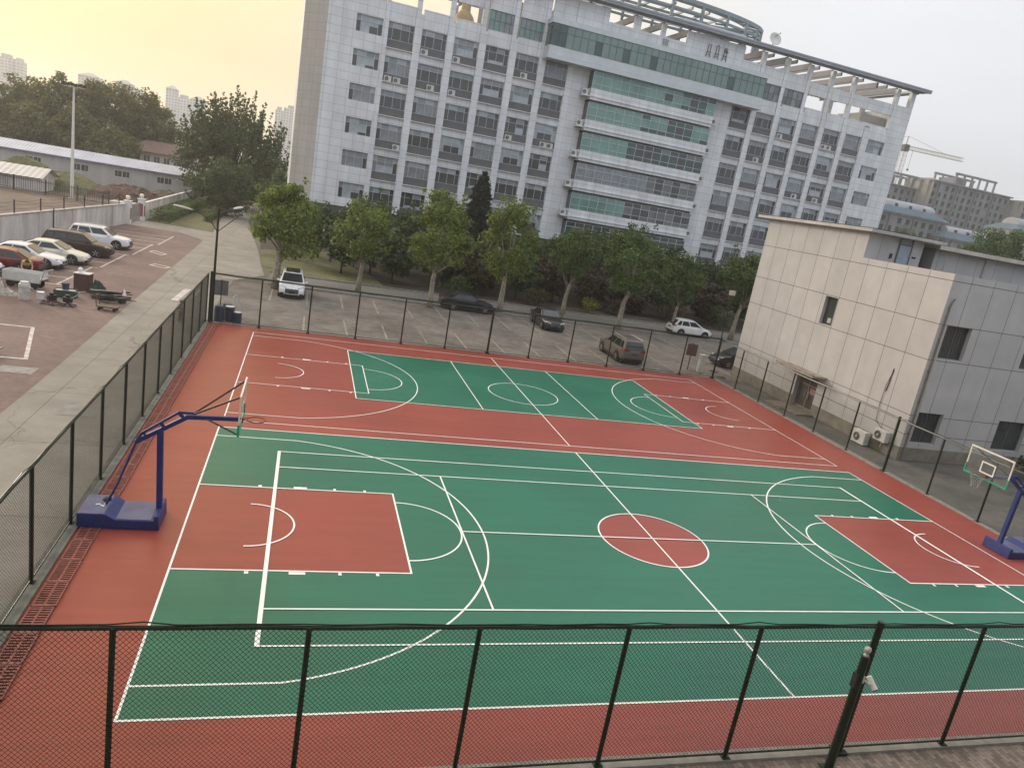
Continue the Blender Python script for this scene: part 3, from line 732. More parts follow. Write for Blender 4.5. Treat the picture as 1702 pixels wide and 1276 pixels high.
W_HOLES = [(7.6, 8.72, 5.58, 7.30), (7.28, 9.3, 0.0, 2.25)]
wall_grid(w, 'y', 0.0, 0.35, 0.35, W_, 0.0, 9.92, S_HOLES)
wall_grid(w, 'x', 0.0, 0.35, 0.0, D_, 0.0, 9.92, W_HOLES)
w.box(0.35, W_, D_ - 0.35, D_, 0, 9.92)
w.box(W_ - 0.35, W_, 0.35, D_ - 0.35, 0, 9.92)
# rooftop rooms: stair head flush with the west wall, and a longer room behind
w.box(0.0, 3.98, 6.55, D_, 9.92, 11.40)
w.box(5.35, 30.0, 6.95, D_ - 0.02, 9.55, 11.14)
w.box(3.98, 5.35, 8.6, D_ - 0.03, 9.55, 11.12)
wall = w.build('wall', M['cream_panel'], cb)
b = MB(); b.box(0.35, W_ - 0.35, 0.35, D_ - 0.35, 9.40, 9.52); b.build('roof', M['roof_felt'], cb)
b = MB(); b.box(-0.45, 4.95, 5.95, D_ + 0.9, 11.40, 11.58); b.build('roof_slab', M['roof_slab'], cb, bevel=0.01)
b = MB(); b.box(-0.38, 4.88, 6.02, D_ + 0.83, 11.582, 11.63); b.build('roof_felt', M['roof_felt'], cb)
b = MB(); b.box(4.98, 30.5, 6.35, D_ + 0.4, 11.15, 11.38); b.build('roof_slab', mat('roof_slab_grey', (0.50, 0.47, 0.42), 0.8, 0.15, 1.5), cb, bevel=0.01)
b = MB(); b.box(-0.03, 0.0, 9.32, D_, 0.0, 0.72); b.box(-0.03, 0.0, -0.03, 7.26, 0, 0.72); b.box(0.0, W_, -0.03, 0.0, 0, 0.72); b.build('plinth', M['plinth_stone'], cb)
def simple_window(name, axis, u0, u1, z0, z1, depth, n, parent, bars=False):
    pane = MB()
    if axis == 'y': pane.box(u0 + .003, u1 - .003, depth, depth + 0.02, z0 + .003, z1 - .003)
    else: pane.box(depth, depth + 0.02, u0 + .003, u1 - .003, z0 + .003, z1 - .003)
    p = pane.build(name, M['glass_dark'], parent)
    f = MB(); t = 0.045
    def fb(a, c, e, g_):
        if axis == 'y': f.box(a, c, depth - 0.03, depth - .002, e, g_)
        else: f.box(depth - 0.03, depth - .002, a, c, e, g_)
    fb(u0, u1, z0, z0 + t); fb(u0, u1, z1 - t, z1); fb(u0, u0 + t, z0 + t, z1 - t); fb(u1 - t, u1, z0 + t, z1 - t)
    for i in range(1, n): u = u0 + (u1 - u0) * i / n; fb(u - t / 2, u + t / 2, z0 + t, z1 - t)
    f.build('frame', M['frame_dark'], p)
    if bars:
        gb = MB()
        for i in range(1, 9):
            u = u0 + (u1 - u0) * i / 9
            if axis == 'y': gb.bar((u, depth - .08, z0), (u, depth - .08, z1), 0.014)
            else: gb.bar((depth - .08, u, z0), (depth - .08, u, z1), 0.014)
        gb.build('security_bars', M['dark_steel'], p)
    return p
for i, h in enumerate(S_HOLES): simple_window('window', 'y', *h, 0.24, 2, cb, bars=i in (0, 1))
pw = simple_window('window', 'x', *W_HOLES[0], 0.24, 1, cb, bars=False)
b = MB(); b.box(0.225, 0.228, 8.0, 8.3, 5.72, 6.02); b.build('notice', M['steel'], pw)
# entrance: recessed double door, reveal, canopy, steps
dr = MB(); dr.box(0.30, 0.33, 7.30, 9.28, 0.10, 2.24)
door = dr.build('door', mat('brown_glass_door', (0.085, 0.075, 0.068), 0.25, 0.25, 2), cb)
f = MB()
for y0, y1, z0, z1 in ((7.30, 7.37, .1, 2.24), (9.21, 9.28, .1, 2.24), (8.25, 8.33, .1, 2.24), (7.37, 8.25, 2.16, 2.24), (8.33, 9.21, 2.16, 2.24), (7.37, 8.25, 1.62, 1.68), (8.33, 9.21, 1.62, 1.68), (7.37, 8.25, .1, .22), (8.33, 9.21, .1, .22)):
    f.box(0.262, 0.298, y0, y1, z0, z1)
f.build('frame', mat('worn_door_frame', (0.21, 0.18, 0.16), 0.6, 0.15, 3), door)
f = MB(); f.box(0.20, 0.26, 8.12, 8.15, 0.8, 1.3); f.box(0.20, 0.26, 8.43, 8.46, 0.8, 1.3); f.build('handle', M['steel'], door)
f = MB(); f.box(0.252, 0.259, 7.5, 8.1, 1.15, 1.5); f.build('poster', mat('faded_pink_poster', (0.28, 0.17, 0.16), 0.7, 0.2, 5), door)
b = MB(); b.box(-1.05, 0.0, 6.65, 10.4, 2.46, 2.58); b.box(-1.05, -0.95, 6.65, 10.4, 2.58, 2.66); b.build('canopy', mat('weathered_canopy', (0.27, 0.24, 0.21), 0.85, 0.25, 2), cb)
b = MB(); b.box(-1.0, 0.3, 6.9, 9.7, 0, 0.1); b.box(-1.3, -1.0, 6.9, 9.7, 0, 0.05); b.build('step', M['plinth_stone'], cb)
# blue rooftop door and window
b = MB(); b.box(2.25, 3.08, 6.50, 6.545, 9.93, 11.0); rd = b.build('door', mat('pale_blue_door', (0.30, 0.36, 0.43), 0.5, 0.12, 2), cb)
b = MB(); b.box(2.18, 2.248, 6.47, 6.54, 9.93, 11.36); b.box(3.082, 3.15, 6.47, 6.54, 9.93, 11.36); b.box(2.25, 3.08, 6.47, 6.54, 11.0, 11.05); b.build('frame', M['frame_dark'], rd)
b = MB(); b.box(2.25, 3.08, 6.52, 6.545, 11.06, 11.34); b.build('fanlight', M['glass_blind'], rd)
b = MB(); b.box(3.0, 3.06, 6.45, 6.495, 10.4, 10.5); b.build('handle', M['steel'], rd)
b = MB(); b.box(1.75, 1.87, 6.46, 6.548, 10.15, 10.42); b.build('meter_box', M['dark_steel'], cb)
b = MB(); b.box(3.35, 3.62, 6.53, 6.548, 10.35, 10.45); b.build('door_sign', M['dark_steel'], cb)
simple_window('window', 'y', 4.05, 5.32, 9.75, 10.85, 8.55, 3, cb)
# pipes and cables
b = MB(); b.tube([(0.27, -0.07, 0.1), (0.27, -0.07, 8.3), (0.30, -0.09, 8.55), (0.38, -0.11, 8.72)], 0.045, 8)
for z in (1.5, 3.2, 4.9, 6.6, 8.2): b.box(0.2, 0.34, -0.06, 0.0, z, z + 0.04)
b.build('downpipe', mat('old_grey_pipe', (0.16, 0.155, 0.15), 0.6, 0.2, 3), cb)
b = MB(); b.box(0.14, 0.20, -0.012, 0.0, 0.72, 9.3); b.box(0.46, 0.54, -0.012, 0.0, 0.72, 5.6); b.build('conduit', mat('pale_conduit', (0.42, 0.40, 0.36), 0.7, 0.15, 3), cb)
b = MB(); b.tube([(9.3, 6.9, 11.1), (9.3, 6.9, 9.9)], 0.06, 8); b.tube([(5.9, 6.6, 11.0), (5.9, 6.6, 9.95), (5.7, 6.4, 9.93)], 0.035, 8); b.build('roof_pipe', mat('pale_roof_pipe', (0.4, 0.38, 0.34), 0.6, 0.15, 3), cb)
b = MB(); b.tube([(-0.02, 1.9, 4.5), (-0.04, 1.93, 3.7), (-0.03, 2.0, 3.2)], 0.022, 6); b.tube([(-0.03, 1.86, 4.4), (-0.06, 2.05, 3.5), (-0.04, 2.1, 2.4), (-0.06, 2.0, 1.5), (-0.12, 1.3, 1.2)], 0.014, 6); b.build('cable', M['trim_black'], cb)
b = MB(); b.box(7.95, 8.02, -0.03, 0.0, 3.6, 3.75); b.build('vent', M['black'], cb)

def ac_unit(name, parent=None, loc=(0, 0, 0), rot=0.0, w=0.82, h=0.58, d=0.30):
    """outdoor unit: fan faces -y; base at z=0"""
    c = MB(); c.box(-w / 2, w / 2, -d / 2, d / 2, 0.0, h)
    o = c.build(name, M['ac_white'], parent, bevel=0.015); o.location = loc; o.rotation_euler = (0, 0, rot)
    f = MB(); f.lathe([(0.235, -d / 2 - 0.014), (0.235, -d / 2 - 0.002)], 20, (-0.13, 0, h / 2), 'y'); f.build('fan', M['black'], o)
    g_ = MB()
    for r in (0.09, 0.16, 0.225):
        g_.tube([(-0.13 + r * cos(2 * pi * k / 16), -d / 2 - 0.022, h / 2 + r * sin(2 * pi * k / 16)) for k in range(17)], 0.007, 4, cap=False)
    g_.lathe([(0.05, -d / 2 - 0.03), (0.05, -d / 2 - 0.016)], 12, (-0.13, 0, h / 2), 'y')
    g_.build('grille', M['ac_white'], o)
    return o
o = ac_unit('air_conditioner', None, (18.75, 12.35, 0.04), -pi / 2, 0.95, 0.72, 0.36); tag(o, 'large beige air conditioner unit standing on the ground behind the big right fence post', 'air conditioner', 'air conditioners by the cream building')
o = ac_unit('air_conditioner', None, (18.98, 11.2, 0.62), -pi / 2, 0.85, 0.6, 0.32); tag(o, 'smaller white air conditioner unit fixed on the cream wall under hanging cables', 'air conditioner', 'air conditioners by the cream building')
b = MB(); b.bar((0.0, -0.3, 0.0), (0.0, 0.3, 0.0), 0.03); b.bar((0.35, -0.3, 0), (0.35, 0.3, 0), 0.03); b.bar((0.3, -0.3, 0), (0.3, -0.3, -0.25), 0.03)
b.build('wall_bracket', M['steel'], o, loc=(0, 0.1, -0.02))
b = MB(); b.box(17.5, 18.1, 18.1, 19.8, 0.0, 0.06); b.box(17.6, 18.0, 18.3, 19.5, 0.062, 0.12)
tag(b.build('plank', mat('grey_boards', (0.2, 0.17, 0.14), 0.9, 0.2, 3)), 'grey boards lying at the door of the cream building', 'boards')

# panel joints of the cream building: narrow dark seams, kept clear of the openings
js = MB()
def seam_pieces(a, c, gaps):
    out = [(a, c)]
    for g0, g1 in gaps:
        nx = []
        for p, q in out:
            if g1 <= p or g0 >= q: nx.append((p, q)); continue
            if g0 > p: nx.append((p, g0))
            if g1 < q: nx.append((g1, q))
        out = nx
    return out
for z in (9.57, 7.37, 5.5, 2.5, 1.45):
    for p, q in seam_pieces(0.0, D_, [(h[0], h[1]) for h in W_HOLES if h[2] < z < h[3]]): js.box(-0.002, 0.0, p, q, z - .016, z + .016)
    for p, q in seam_pieces(0.0, W_, [(h[0], h[1]) for h in S_HOLES if h[2] < z < h[3]]): js.box(p, q, -0.002, 0.0, z - .016, z + .016)
for i in range(1, 11):
    y = 1.5 * i + 0.05; top = 11.38 if y > 6.55 else 9.9
    for p, q in seam_pieces(0.75, top, [(h[2], h[3]) for h in W_HOLES if h[0] < y < h[1]]): js.box(-0.0022, -0.0002, y - .013, y + .013, p, q)
for i in range(1, 26):
    x = 1.5 * i - 0.3
    for p, q in seam_pieces(0.75, 9.9, [(h[2], h[3]) for h in S_HOLES if h[0] < x < h[1]]): js.box(x - .013, x + .013, -0.0022, -0.0002, p, q)
    if 5.5 < x < 29: js.box(x - .009, x + .009, 6.948, 6.95, 9.6, 11.1)
js.box(0.95, 0.968, 6.548, 6.55, 9.94, 11.38)
js.build('panel_joint', mat('panel_joint_dark', (0.11, 0.095, 0.085), 0.9, 0.2, 2), wall)

# ------------------------------------------------------------------ eight storey office building behind the trees
BT = 0.0423358
ob = thing('office_building', 'long grey-white eight storey office block with green glass bands and an open roof frame', 'building', (-4.95898, 72.7481, 0), BT)
H = 3.7; ZT = 26.5
UL = [3.868 * i for i in range(6)]; UR = [46.53 + 3.868 * i for i in range(6)]
rb = random.Random(11)
w = MB()
NR = 6
ZB = 5.15
# end walls with their column of plain windows
def plain_col(u0, u1, a, c):
    w.box(u0, a, 0, 0.4, ZB, 28.2); w.box(c, u1, 0, 0.4, ZB, 28.2)
    z = 28.2
    for r in range(NR):
        zt = ZT - H * r
        w.box(a, c, 0, 0.4, zt, z); z = zt - 1.85
    w.box(a, c, 0, 0.4, ZB, z)
plain_col(-6.75, -0.44, -3.62, -0.64)
plain_col(69.9, 76.35, 70.1, 73.15)
w.box(-6.75, -0.63, 0, 0.4, 28.2, 31.9); w.box(73.45, 76.35, 0, 0.4, 28.2, 31.9)
def bay_wing(us, pil):
    for u in pil: w.box(u, u + 0.87, -0.10, 0.5, ZB, 27.9)
    for u in us:
        z = 28.2
        for r in range(NR):
            zt = ZT - H * r
            w.box(u, u + 3.0, 0.06, 0.5, zt, z)
            z = zt - 2.86
        w.box(u, u + 3.0, 0.06, 0.5, ZB, max(z, ZB + .01))
bay_wing(UL, [u + 3.0 for u in UL[:5]])
bay_wing(UR, [u + 3.0 for u in UR[:5]])
w.box(-0.44, 0.0, -0.1, 0.5, ZB, 27.9); w.box(69.0 + .87, 69.9, -0.1, 0.5, ZB, 27.9); w.box(68.87, 69.87, -0.1, 0.5, ZB, 27.9)
w.box(22.34, 25.34, -0.10, 0.5, ZB, 33.9); w.box(43.2, 46.53, -0.10, 0.5, ZB, 33.9)
# top storey and open roof frame: low wall, piers, upper beam
def roof_side(us, sgn):
    for u in us:
        w.box(u - 0.0, u + 3.0, 0.10, 0.4, 28.2, 28.55)
    return
LO = UL[:3]; LWN = UL[3:5]; RO = UR[3:]; RWN = UR[1:3]
for u in LO + RO:
    w.box(u, u + 3.0, 0.12, 0.4, 28.2, 28.58)
    w.box(u, u + 3.0, 0.04, 0.4, 30.32, 31.85)
for u in UL[:5] + UR[:6]:
    uu = u + 3.0 if u in UL else u - 0.87
    w.box(uu, uu + 0.55, -0.06, 0.5, 27.9, 34.0)
w.box(-0.44, -0.02, -0.06, 0.5, 27.9, 34.0)
w.box(72.9, 73.45, -0.06, 0.5, 27.9, 34.0); w.box(75.6, 76.35, 0.0, 0.6, 31.9, 34.0)
w.box(-6.75, -6.0, 0.0, 0.6, 31.9, 34.0)
for u in RO[-1:]: w.box(u + 3.0, 72.9, 0.04, 0.4, 30.32, 31.85); w.box(u + 3.0, 72.9, 0.12, 0.4, 28.2, 28.58)
for u in LWN: w.box(u, u + 3.3, 0.04, 0.4, 30.42, 33.9); w.box(u, u + 3.3, 0.04, 0.4, 28.2, 28.22)
for u in RWN: w.box(u - .32, u + 3.0, 0.04, 0.4, 30.3, 32.35); w.box(u - .32, u + 3.0, 0.04, 0.4, 28.2, 28.12)
w.box(19.3, 22.34, 0.04, 0.4, 30.0, 33.9); w.box(46.53, 49.5, 0.04, 0.4, 30.0, 32.35)
# centre top: wall with four openings, then the plain wall that carries the letter frames
w.box(25.34, 38.0, 0.0, 0.4, 30.0, 32.45)
for a, c in ((25.34, 26.6), (30.1, 31.0), (34.0, 34.6), (37.8, 38.0)): w.box(a, c, 0.0, 0.4, 32.45, 33.95)
w.box(38.0, 43.2, 0.0, 0.4, 30.0, 33.95)
# central projecting bands: spandrels between the glass strips
for k in range(7):
    zt = 26.4 - 3.7 * k
    zlow = zt - 2.1
    w.box(25.35, 43.2, -1.4, 0.0, zlow - 1.6 + 0.28, zlow)
    w.box(25.25, 43.3, -1.52, 0.0, zlow - 0.95, zlow - 0.87)
w.box(25.35, 43.2, -1.4, 0.0, 26.4, 26.42)
# back, ends and floor plates so that the block is solid
w.box(-8.9, 76.35, 17.6, 18.0, 0, 28.2); w.box(76.0, 76.35, 0.4, 17.6, 0, 31.9); w.box(-9.2, -8.9, 2.6, 17.6, 0, 28.2)
w.box(-6.4, 76.0, 0.6, 17.6, 27.9, 28.1)
wall_o = w.build('wall', M['tower_wall'], ob)
b = MB(); b.add([(-6.75, 0.0, 0), (-9.2, 2.6, 0), (-9.2, 2.6, 34.0), (-6.75, 0.0, 34.0), (-6.75, .4, 0), (-8.9, 2.7, 0), (-8.9, 2.7, 34), (-6.75, .4, 34)], [(0, 1, 2, 3), (4, 7, 6, 5), (0, 3, 7, 4), (1, 5, 6, 2), (3, 2, 6, 7), (0, 4, 5, 1)])
b.build('corner_wall', M['tower_side'], ob)
b = MB(); b.box(-6.7, 76.3, 0.5, 0.62, 0, 27.9); b.box(25.5, 43.05, -1.2, -1.15, 0, 26.3); b.build('room_back', M['dark_stone'], ob)
b = MB(); b.box(-6.75, 76.35, 0.05, 0.5, 0, ZB); b.build('ground_floor', M['dark_stone'], ob)
# slim penthouse rooms seen through the roof frame
b = MB(); b.box(12, 57, 8, 8.3, 28.1, 33.9); b.box(71.0, 75.9, 4.0, 9.0, 28.1, 30.6); b.build('penthouse_wall', M['tower_side'], ob)

def window_meshes(seed, wd, ht, lit):
    rg = random.Random(seed); pane = MB(); fr = MB()
    cols = [0, 0.52, wd / 2, wd - 0.52, wd]; zt = ht - 0.62
    mids = rg.choice([1, 1, 2, 2, 2, 0, 0, 1, 4]); lo = rg.choice([2, 2, 0, 2])
    bz = rg.choice([0.0, 0.35, 0.55, 0.8, 0.35])
    for i in range(4):
        a, c = cols[i], cols[i + 1]
        up = rg.choice([1, 1, 1, 0, mids])
        pane.add([(a, 0, zt), (c, 0, zt), (c, 0, ht), (a, 0, ht)], [(0, 1, 2, 3)], up)
        side = i in (0, 3)
        m_ = 2 if (side and rg.random() < .7) else mids
        if not side and bz > 0 and bz < zt and rg.random() < 0.75:
            pane.add([(a, 0, 0), (c, 0, 0), (c, 0, bz), (a, 0, bz)], [(0, 1, 2, 3)], lo)
            pane.add([(a, 0, bz), (c, 0, bz), (c, 0, zt), (a, 0, zt)], [(0, 1, 2, 3)], m_)
        else:
            pane.add([(a, 0, 0), (c, 0, 0), (c, 0, zt), (a, 0, zt)], [(0, 1, 2, 3)], m_)
    t = 0.042
    fr.box(0, wd, -0.05, -0.004, zt - t / 2, zt + t / 2); fr.box(0, wd, -0.05, -0.004, 0, t); fr.box(0, wd, -0.05, -0.004, ht - t, ht)
    for c in cols:
        x = min(max(c, t / 2), wd - t / 2)
        fr.box(x - t / 2, x + t / 2, -0.046, -0.004, t, zt - t / 2); fr.box(x - t / 2, x + t / 2, -0.046, -0.004, zt + t / 2, ht - t)
    return (pane.mesh('window', [M['glass_pale'], M['glass_blind'], M['glass_dark'], M['glass_green'], M['glass_yellow']]), fr.mesh('frame', M['frame_pale']))
WM = [window_meshes(100 + i, 3.0, 1.88, i) for i in range(14)]
WE = [window_meshes(200 + i, 2.98, 1.85, i) for i in range(6)]
def put_window(meshes, u, z, v=0.28):
    p = place('window', meshes[0], ob, (u, v, z)); place('frame', meshes[1], p)
    return p
pm = MB(); pm.box(0.0, 3.0, 0.10, 0.26, 0, 0.86); pme = pm.mesh('spandrel_panel', M['spandrel'])
lm = MB(); lm.box(-0.06, 3.06, -0.24, 0.06, -0.08, 0.0); lme = lm.mesh('sill', M['ledge'])
seq = 0
for us in (UL, UR):
    for u in us:
        for r in range(NR):
            zt = ZT - H * r
            # one window, one panel with its sill in every bay
            put_window(WM[rb.randrange(14)], u, zt - 1.88)
            sp_ = place('spandrel_panel', pme, ob, (u, 0.0, zt - 2.78))
            place('sill', lme, sp_, (0, 0, -0.004))
for r in range(NR):
    zt = ZT - H * r
    put_window(WE[rb.randrange(6)], -3.61, zt - 1.85, 0.22)
    put_window(WE[rb.randrange(6)], 70.14, zt - 1.85, 0.22)
# top storey windows
def grid_window(name, u0, u1, z0, z1, v, nu, nz, mats, pick, parent=None, t=0.045, fm='frame_pale', zcuts=None):
    pane = MB(); fr = MB()
    zs = zcuts or [z0 + (z1 - z0) * i / nz for i in range(nz + 1)]
    us = [u0 + (u1 - u0) * i / nu for i in range(nu + 1)]
    for i in range(nu):
        for j in range(len(zs) - 1):
            pane.add([(us[i], v, zs[j]), (us[i + 1], v, zs[j]), (us[i + 1], v, zs[j + 1]), (us[i], v, zs[j + 1])], [(0, 1, 2, 3)], pick(i, j))
    for u in us: fr.box(u - t / 2, u + t / 2, v - 0.05, v - 0.004, z0, z1)
    for z in zs:
        for i in range(nu): fr.box(us[i] + t / 2, us[i + 1] - t / 2, v - 0.046, v - 0.004, max(z0, z - t / 2), min(z1, z + t / 2))
    p = pane.build(name, mats, parent or ob); fr.build('frame', M[fm], p)
    return p
GM = [M['glass_green'], M['glass_green_dark'], M['glass_brown'], M['glass_blind'], M['glass_dark']]
for u in LWN: grid_window('window', u + .02, u + 3.28, 28.22, 30.42, 0.2, 5, 2, GM, lambda i, j: rb.choice([0, 3, 3, 3]), fm='frame_dark')
for u in RWN: grid_window('window', u - .3, u + 3.0, 28.12, 30.3, 0.2, 4, 2, GM, lambda i, j: rb.choice([2, 2, 2, 3]), fm='frame_dark')
# six glass strips of the centre
for k in range(7):
    zt = 26.4 - 3.7 * k; zl = zt - 2.1
    br_ = {0: .35, 1: .0, 2: .55, 3: .5, 4: .65, 5: .9, 6: .9}[k]
    tone = [rb.random() for _ in range(14)]
    def pick(i, j, k=k, tone=tone):
        t_ = i / 13.0
        if k == 0: base = 0 if t_ < .6 or rb.random() < .4 else 1
        elif k == 1: base = 0 if t_ < .45 or rb.random() < .45 else 1
        elif k in (2, 3): base = (0 if t_ < .45 else 2 if rb.random() < .55 else 1) if k == 2 else (3 if t_ < .35 else 2 if t_ > .55 and rb.random() < .7 else 3)
        elif k == 4: base = 0 if t_ < .42 else (4 if rb.random() < .4 else 2)
        else: base = 4 if rb.random() < .7 else 1
        if tone[i] < .16: base = 1 if base == 0 else 4
        return base
    grid_window('glass_band', 25.38, 43.17, zl + .003, zt - .003, -1.36, 14, 3, GM, pick, zcuts=[zl + .003, zl + .55, zl + 1.5, zt - .003], t=0.055)
    for a_ in (25.36, 43.15):
        sd = MB(); sd.box(a_, a_ + .04, -1.34, -0.12, zl + .003, zt - .003); sd.build('side_glass', M['glass_dark'], ob)
    # side ledges carrying the outdoor units
    ld = MB(); ld.box(24.4, 25.24, -1.5, -0.12, zl - 1.02, zl - 0.92); ld.build('sill', M['ledge'], ob)
    o = ac_unit('air_conditioner', ob, (24.75, -0.9, zl - 0.92), 0, 0.8, 0.75, 0.5)
    o = ac_unit('air_conditioner', ob, (43.75, -0.8, zl - 0.92), 0, 0.75, 0.8, 0.4)
# glazed box over the centre
w = MB(); w.box(18.75, 49.75, -2.0, -0.12, 30.36, 30.95); w.box(18.85, 49.65, -1.92, -0.12, 26.95, 27.9); w.box(18.75, 49.75, -2.0, -0.12, 26.43, 26.92)
w.build('glass_box_frame', mat('glass_box_bands', (0.52, 0.56, 0.58), 0.45, 0.06, 1.5, var2=0.06), ob)
GB = [M['glass_box_green'], M['glass_green_dark'], M['glass_blind'], M['glass_dark']]
opn = {6, 10, 14, 19, 23, 26}
grid_window('glass_box', 18.9, 49.6, 27.903, 30.357, -1.9, 32, 2, GB, lambda i, j: 1 if i < 2 else (1 if i in opn and j == 0 and rb.random() < .8 else 0), t=0.035, fm='frame_dark', zcuts=[27.903, 29.5, 30.357])
for a_ in (18.86, 49.6):
    b = MB(); b.box(a_, a_ + .04, -1.86, -0.12, 27.91, 30.35); b.build('side_glass', M['glass_green_dark'], ob)
b = MB(); b.box(19.0, 49.5, -1.8, -0.13, 27.91, 27.93); b.box(19.0, 49.5, -1.2, -1.1, 27.94, 30.34); b.build('room_back', M['glass_green_dark'], ob)
# outdoor units on the sills of the wings
for u, r, dx in ((UL[0], 1, .55), (UL[0], 1, 1.6), (UL[1], 0, .5), (UL[2], 0, .5), (UL[2], 1, .5), (UL[1], 1, 1.75), (UL[0], 3, 2.5), (UL[4], 0, 1.3), (UL[4], 2, .6), (UL[5], 2, 1.4), (UL[5], 2, 2.3),
                 (UR[2], 0, .6), (UR[4], 0, .5), (UR[4], 0, 1.4), (UR[3], 2, 1.6), (UR[4], 2, 1.5), (UR[1], 1, 1.6), (UR[3], 4, .8)):
    ac_unit('air_conditioner', ob, (u + dx, -0.12, ZT - H * r - 2.78), 0, 0.85, 0.62, 0.32)
# roof canopy: thin eave frame with beams running back
c = MB()
c.box(-7.9, 77.5, -1.5, -1.2, 34.12, 34.5); c.box(-7.9, 77.5, -1.2, 0.8, 34.3, 34.42); c.box(-7.9, 77.5, -1.56, -1.5, 34.36, 34.56)
c.box(76.2, 77.5, 0.8, 18.5, 34.2, 34.5); c.box(-7.9, -6.6, 0.8, 18.5, 34.2, 34.5); c.box(-6.6, 76.2, 17.2, 18.5, 34.2, 34.5)
for v in (-0.9, -0.5, -0.1): c.box(-7.8, 77.4, v, v + .07, 34.16, 34.298)
c.build('roof_canopy', M['canopy_metal'], ob)
bm_ = MB()
for u in [x - .6 for x in UL] + [24.0, 30.4, 34.3, 38.2, 43.0] + [x - .6 for x in UR] + [69.6, 73.2]:
    bm_.box(u, u + 0.3, 0.82, 17.18, 33.55, 34.29)
for u in (-3.3, 8.2, 16, 51.5, 55.4, 59.2, 63.1, 67, 71.4): bm_.box(u, u + .22, 0.82, 17.18, 33.85, 34.28)
bm_.box(-6.6, 76.2, 9.0, 9.3, 33.3, 33.54)
bm_.build('roof_beam', M['canopy_beam'], ob)
for u in (0.0, 10.5, 21, 55, 61.5, 69, 75.3):
    b = MB(); b.box(u, u + .6, 9.0, 9.6, 28.1, 33.29); b.box(u, u + .6, 16.9, 17.5, 28.1, 33.54); b.build('roof_column', M['tower_side'], ob)
b = MB(); b.lathe([(1.5, 28.1), (1.5, 28.9), (1.1, 29.9), (0.55, 30.6), (0.5, 31.6)], 14, (9.6, 5.0, 0)); b.box(8.2, 9.6, 2.6, 3.6, 28.1, 29.2)
b.build('roof_tank', mat('tan_roof_tank', (.46, .34, .2), .7, .15, 1.0), ob)
# elliptical ring truss above the roof
rg = MB()
def el(a, z, k=1.0): return (34.5 + 18.0 * k * cos(a), 7.0 + 5.0 * k * sin(a), z)
N_ = 72
for i in range(N_):
    a0, a1 = 2 * pi * i / N_, 2 * pi * (i + 1) / N_
    rg.bar(el(a0, 37.9), el(a1, 37.9), 0.28, 0.5); rg.bar(el(a0, 36.7), el(a1, 36.7), 0.22, 0.28)
    rg.bar(el(a0, 37.8, .86), el(a1, 37.8, .86), 0.22, 0.35)
for i in range(24):
    a = 2 * pi * i / 24 + 0.07
    rg.bar(el(a, 34.5), el(a, 38.1), 0.36, 0.36)
    rg.bar(el(a, 37.8), el(a, 37.8, .86), 0.18, 0.25); rg.bar(el(a, 36.5), el(a, 36.5, .86), 0.15, 0.2)
for i in range(-5, 6):
    u = 34.5 + i * 2.6 - 3; rg.bar((u, 3.2, 37.5), (u, 10.8, 37.5), 0.2, 0.3)
for v in (4.5, 7, 9.5): rg.bar((20, v, 37.2), (44, v, 37.2), 0.2, 0.3); rg.bar((20, v, 36.1), (42, v, 36.1), 0.2, 0.25)
rg.build('ring_truss', M['ring_metal'], ob)
b = MB(); b.box(37.4, 47.0, 1.2, 1.5, 34.43, 35.5); b.box(18, 37.4, 1.6, 1.8, 34.43, 34.9); b.build('roof_parapet', mat('roof_parapet_pale', (0.55, 0.56, 0.60), 0.6, 0.06, 1.0), ob)
# three letter shaped frames and a barred frame on the wall
for i in range(3):
    u = 40.75 + i * 1.25; b = MB(); v = -0.22
    b.bar((u, v, 31.45), (u + .12, v, 32.05), 0.07); b.bar((u + .62, v, 31.45), (u + .55, v, 32.05), 0.07)
    b.bar((u + .12, v, 32.05), (u + .55, v, 32.05), 0.07)
    b.bar((u + .12, v, 32.05), (u + .15, v, 33.0), 0.06); b.bar((u + .55, v, 32.05), (u + .52, v, 33.0), 0.06)
    b.bar((u + .2, v, 31.75), (u + .5, v, 31.75), 0.05)
    if i == 1: b.cbox((u + .36, v, 33.1), .1, .1, .12)
    if i == 2: b.bar((u + .15, v, 32.7), (u + .75, v, 32.55), 0.06); b.bar((u + .35, v, 32.4), (u + .35, v, 33.1), 0.05)
    b.bar((u + .3, v, 32.05), (u + .3, -0.01, 32.05), 0.04)
    b.build('letter_frame', M['black'], ob)
b = MB(); v = -0.1
for z in (31.4, 31.65, 31.9, 32.15): b.bar((34.3, v, z), (35.2, v, z), 0.045)
b.bar((34.45, v, 31.4), (34.45, v, 32.2), 0.045); b.bar((35.05, v, 31.4), (35.05, v, 32.2), 0.045); b.bar((34.75, v, 31.6), (34.75, v, 32.0), 0.045)
b.build('letter_frame', mat('faded_grey_frame', (0.22, 0.23, 0.24), 0.6, 0.1, 3), ob)
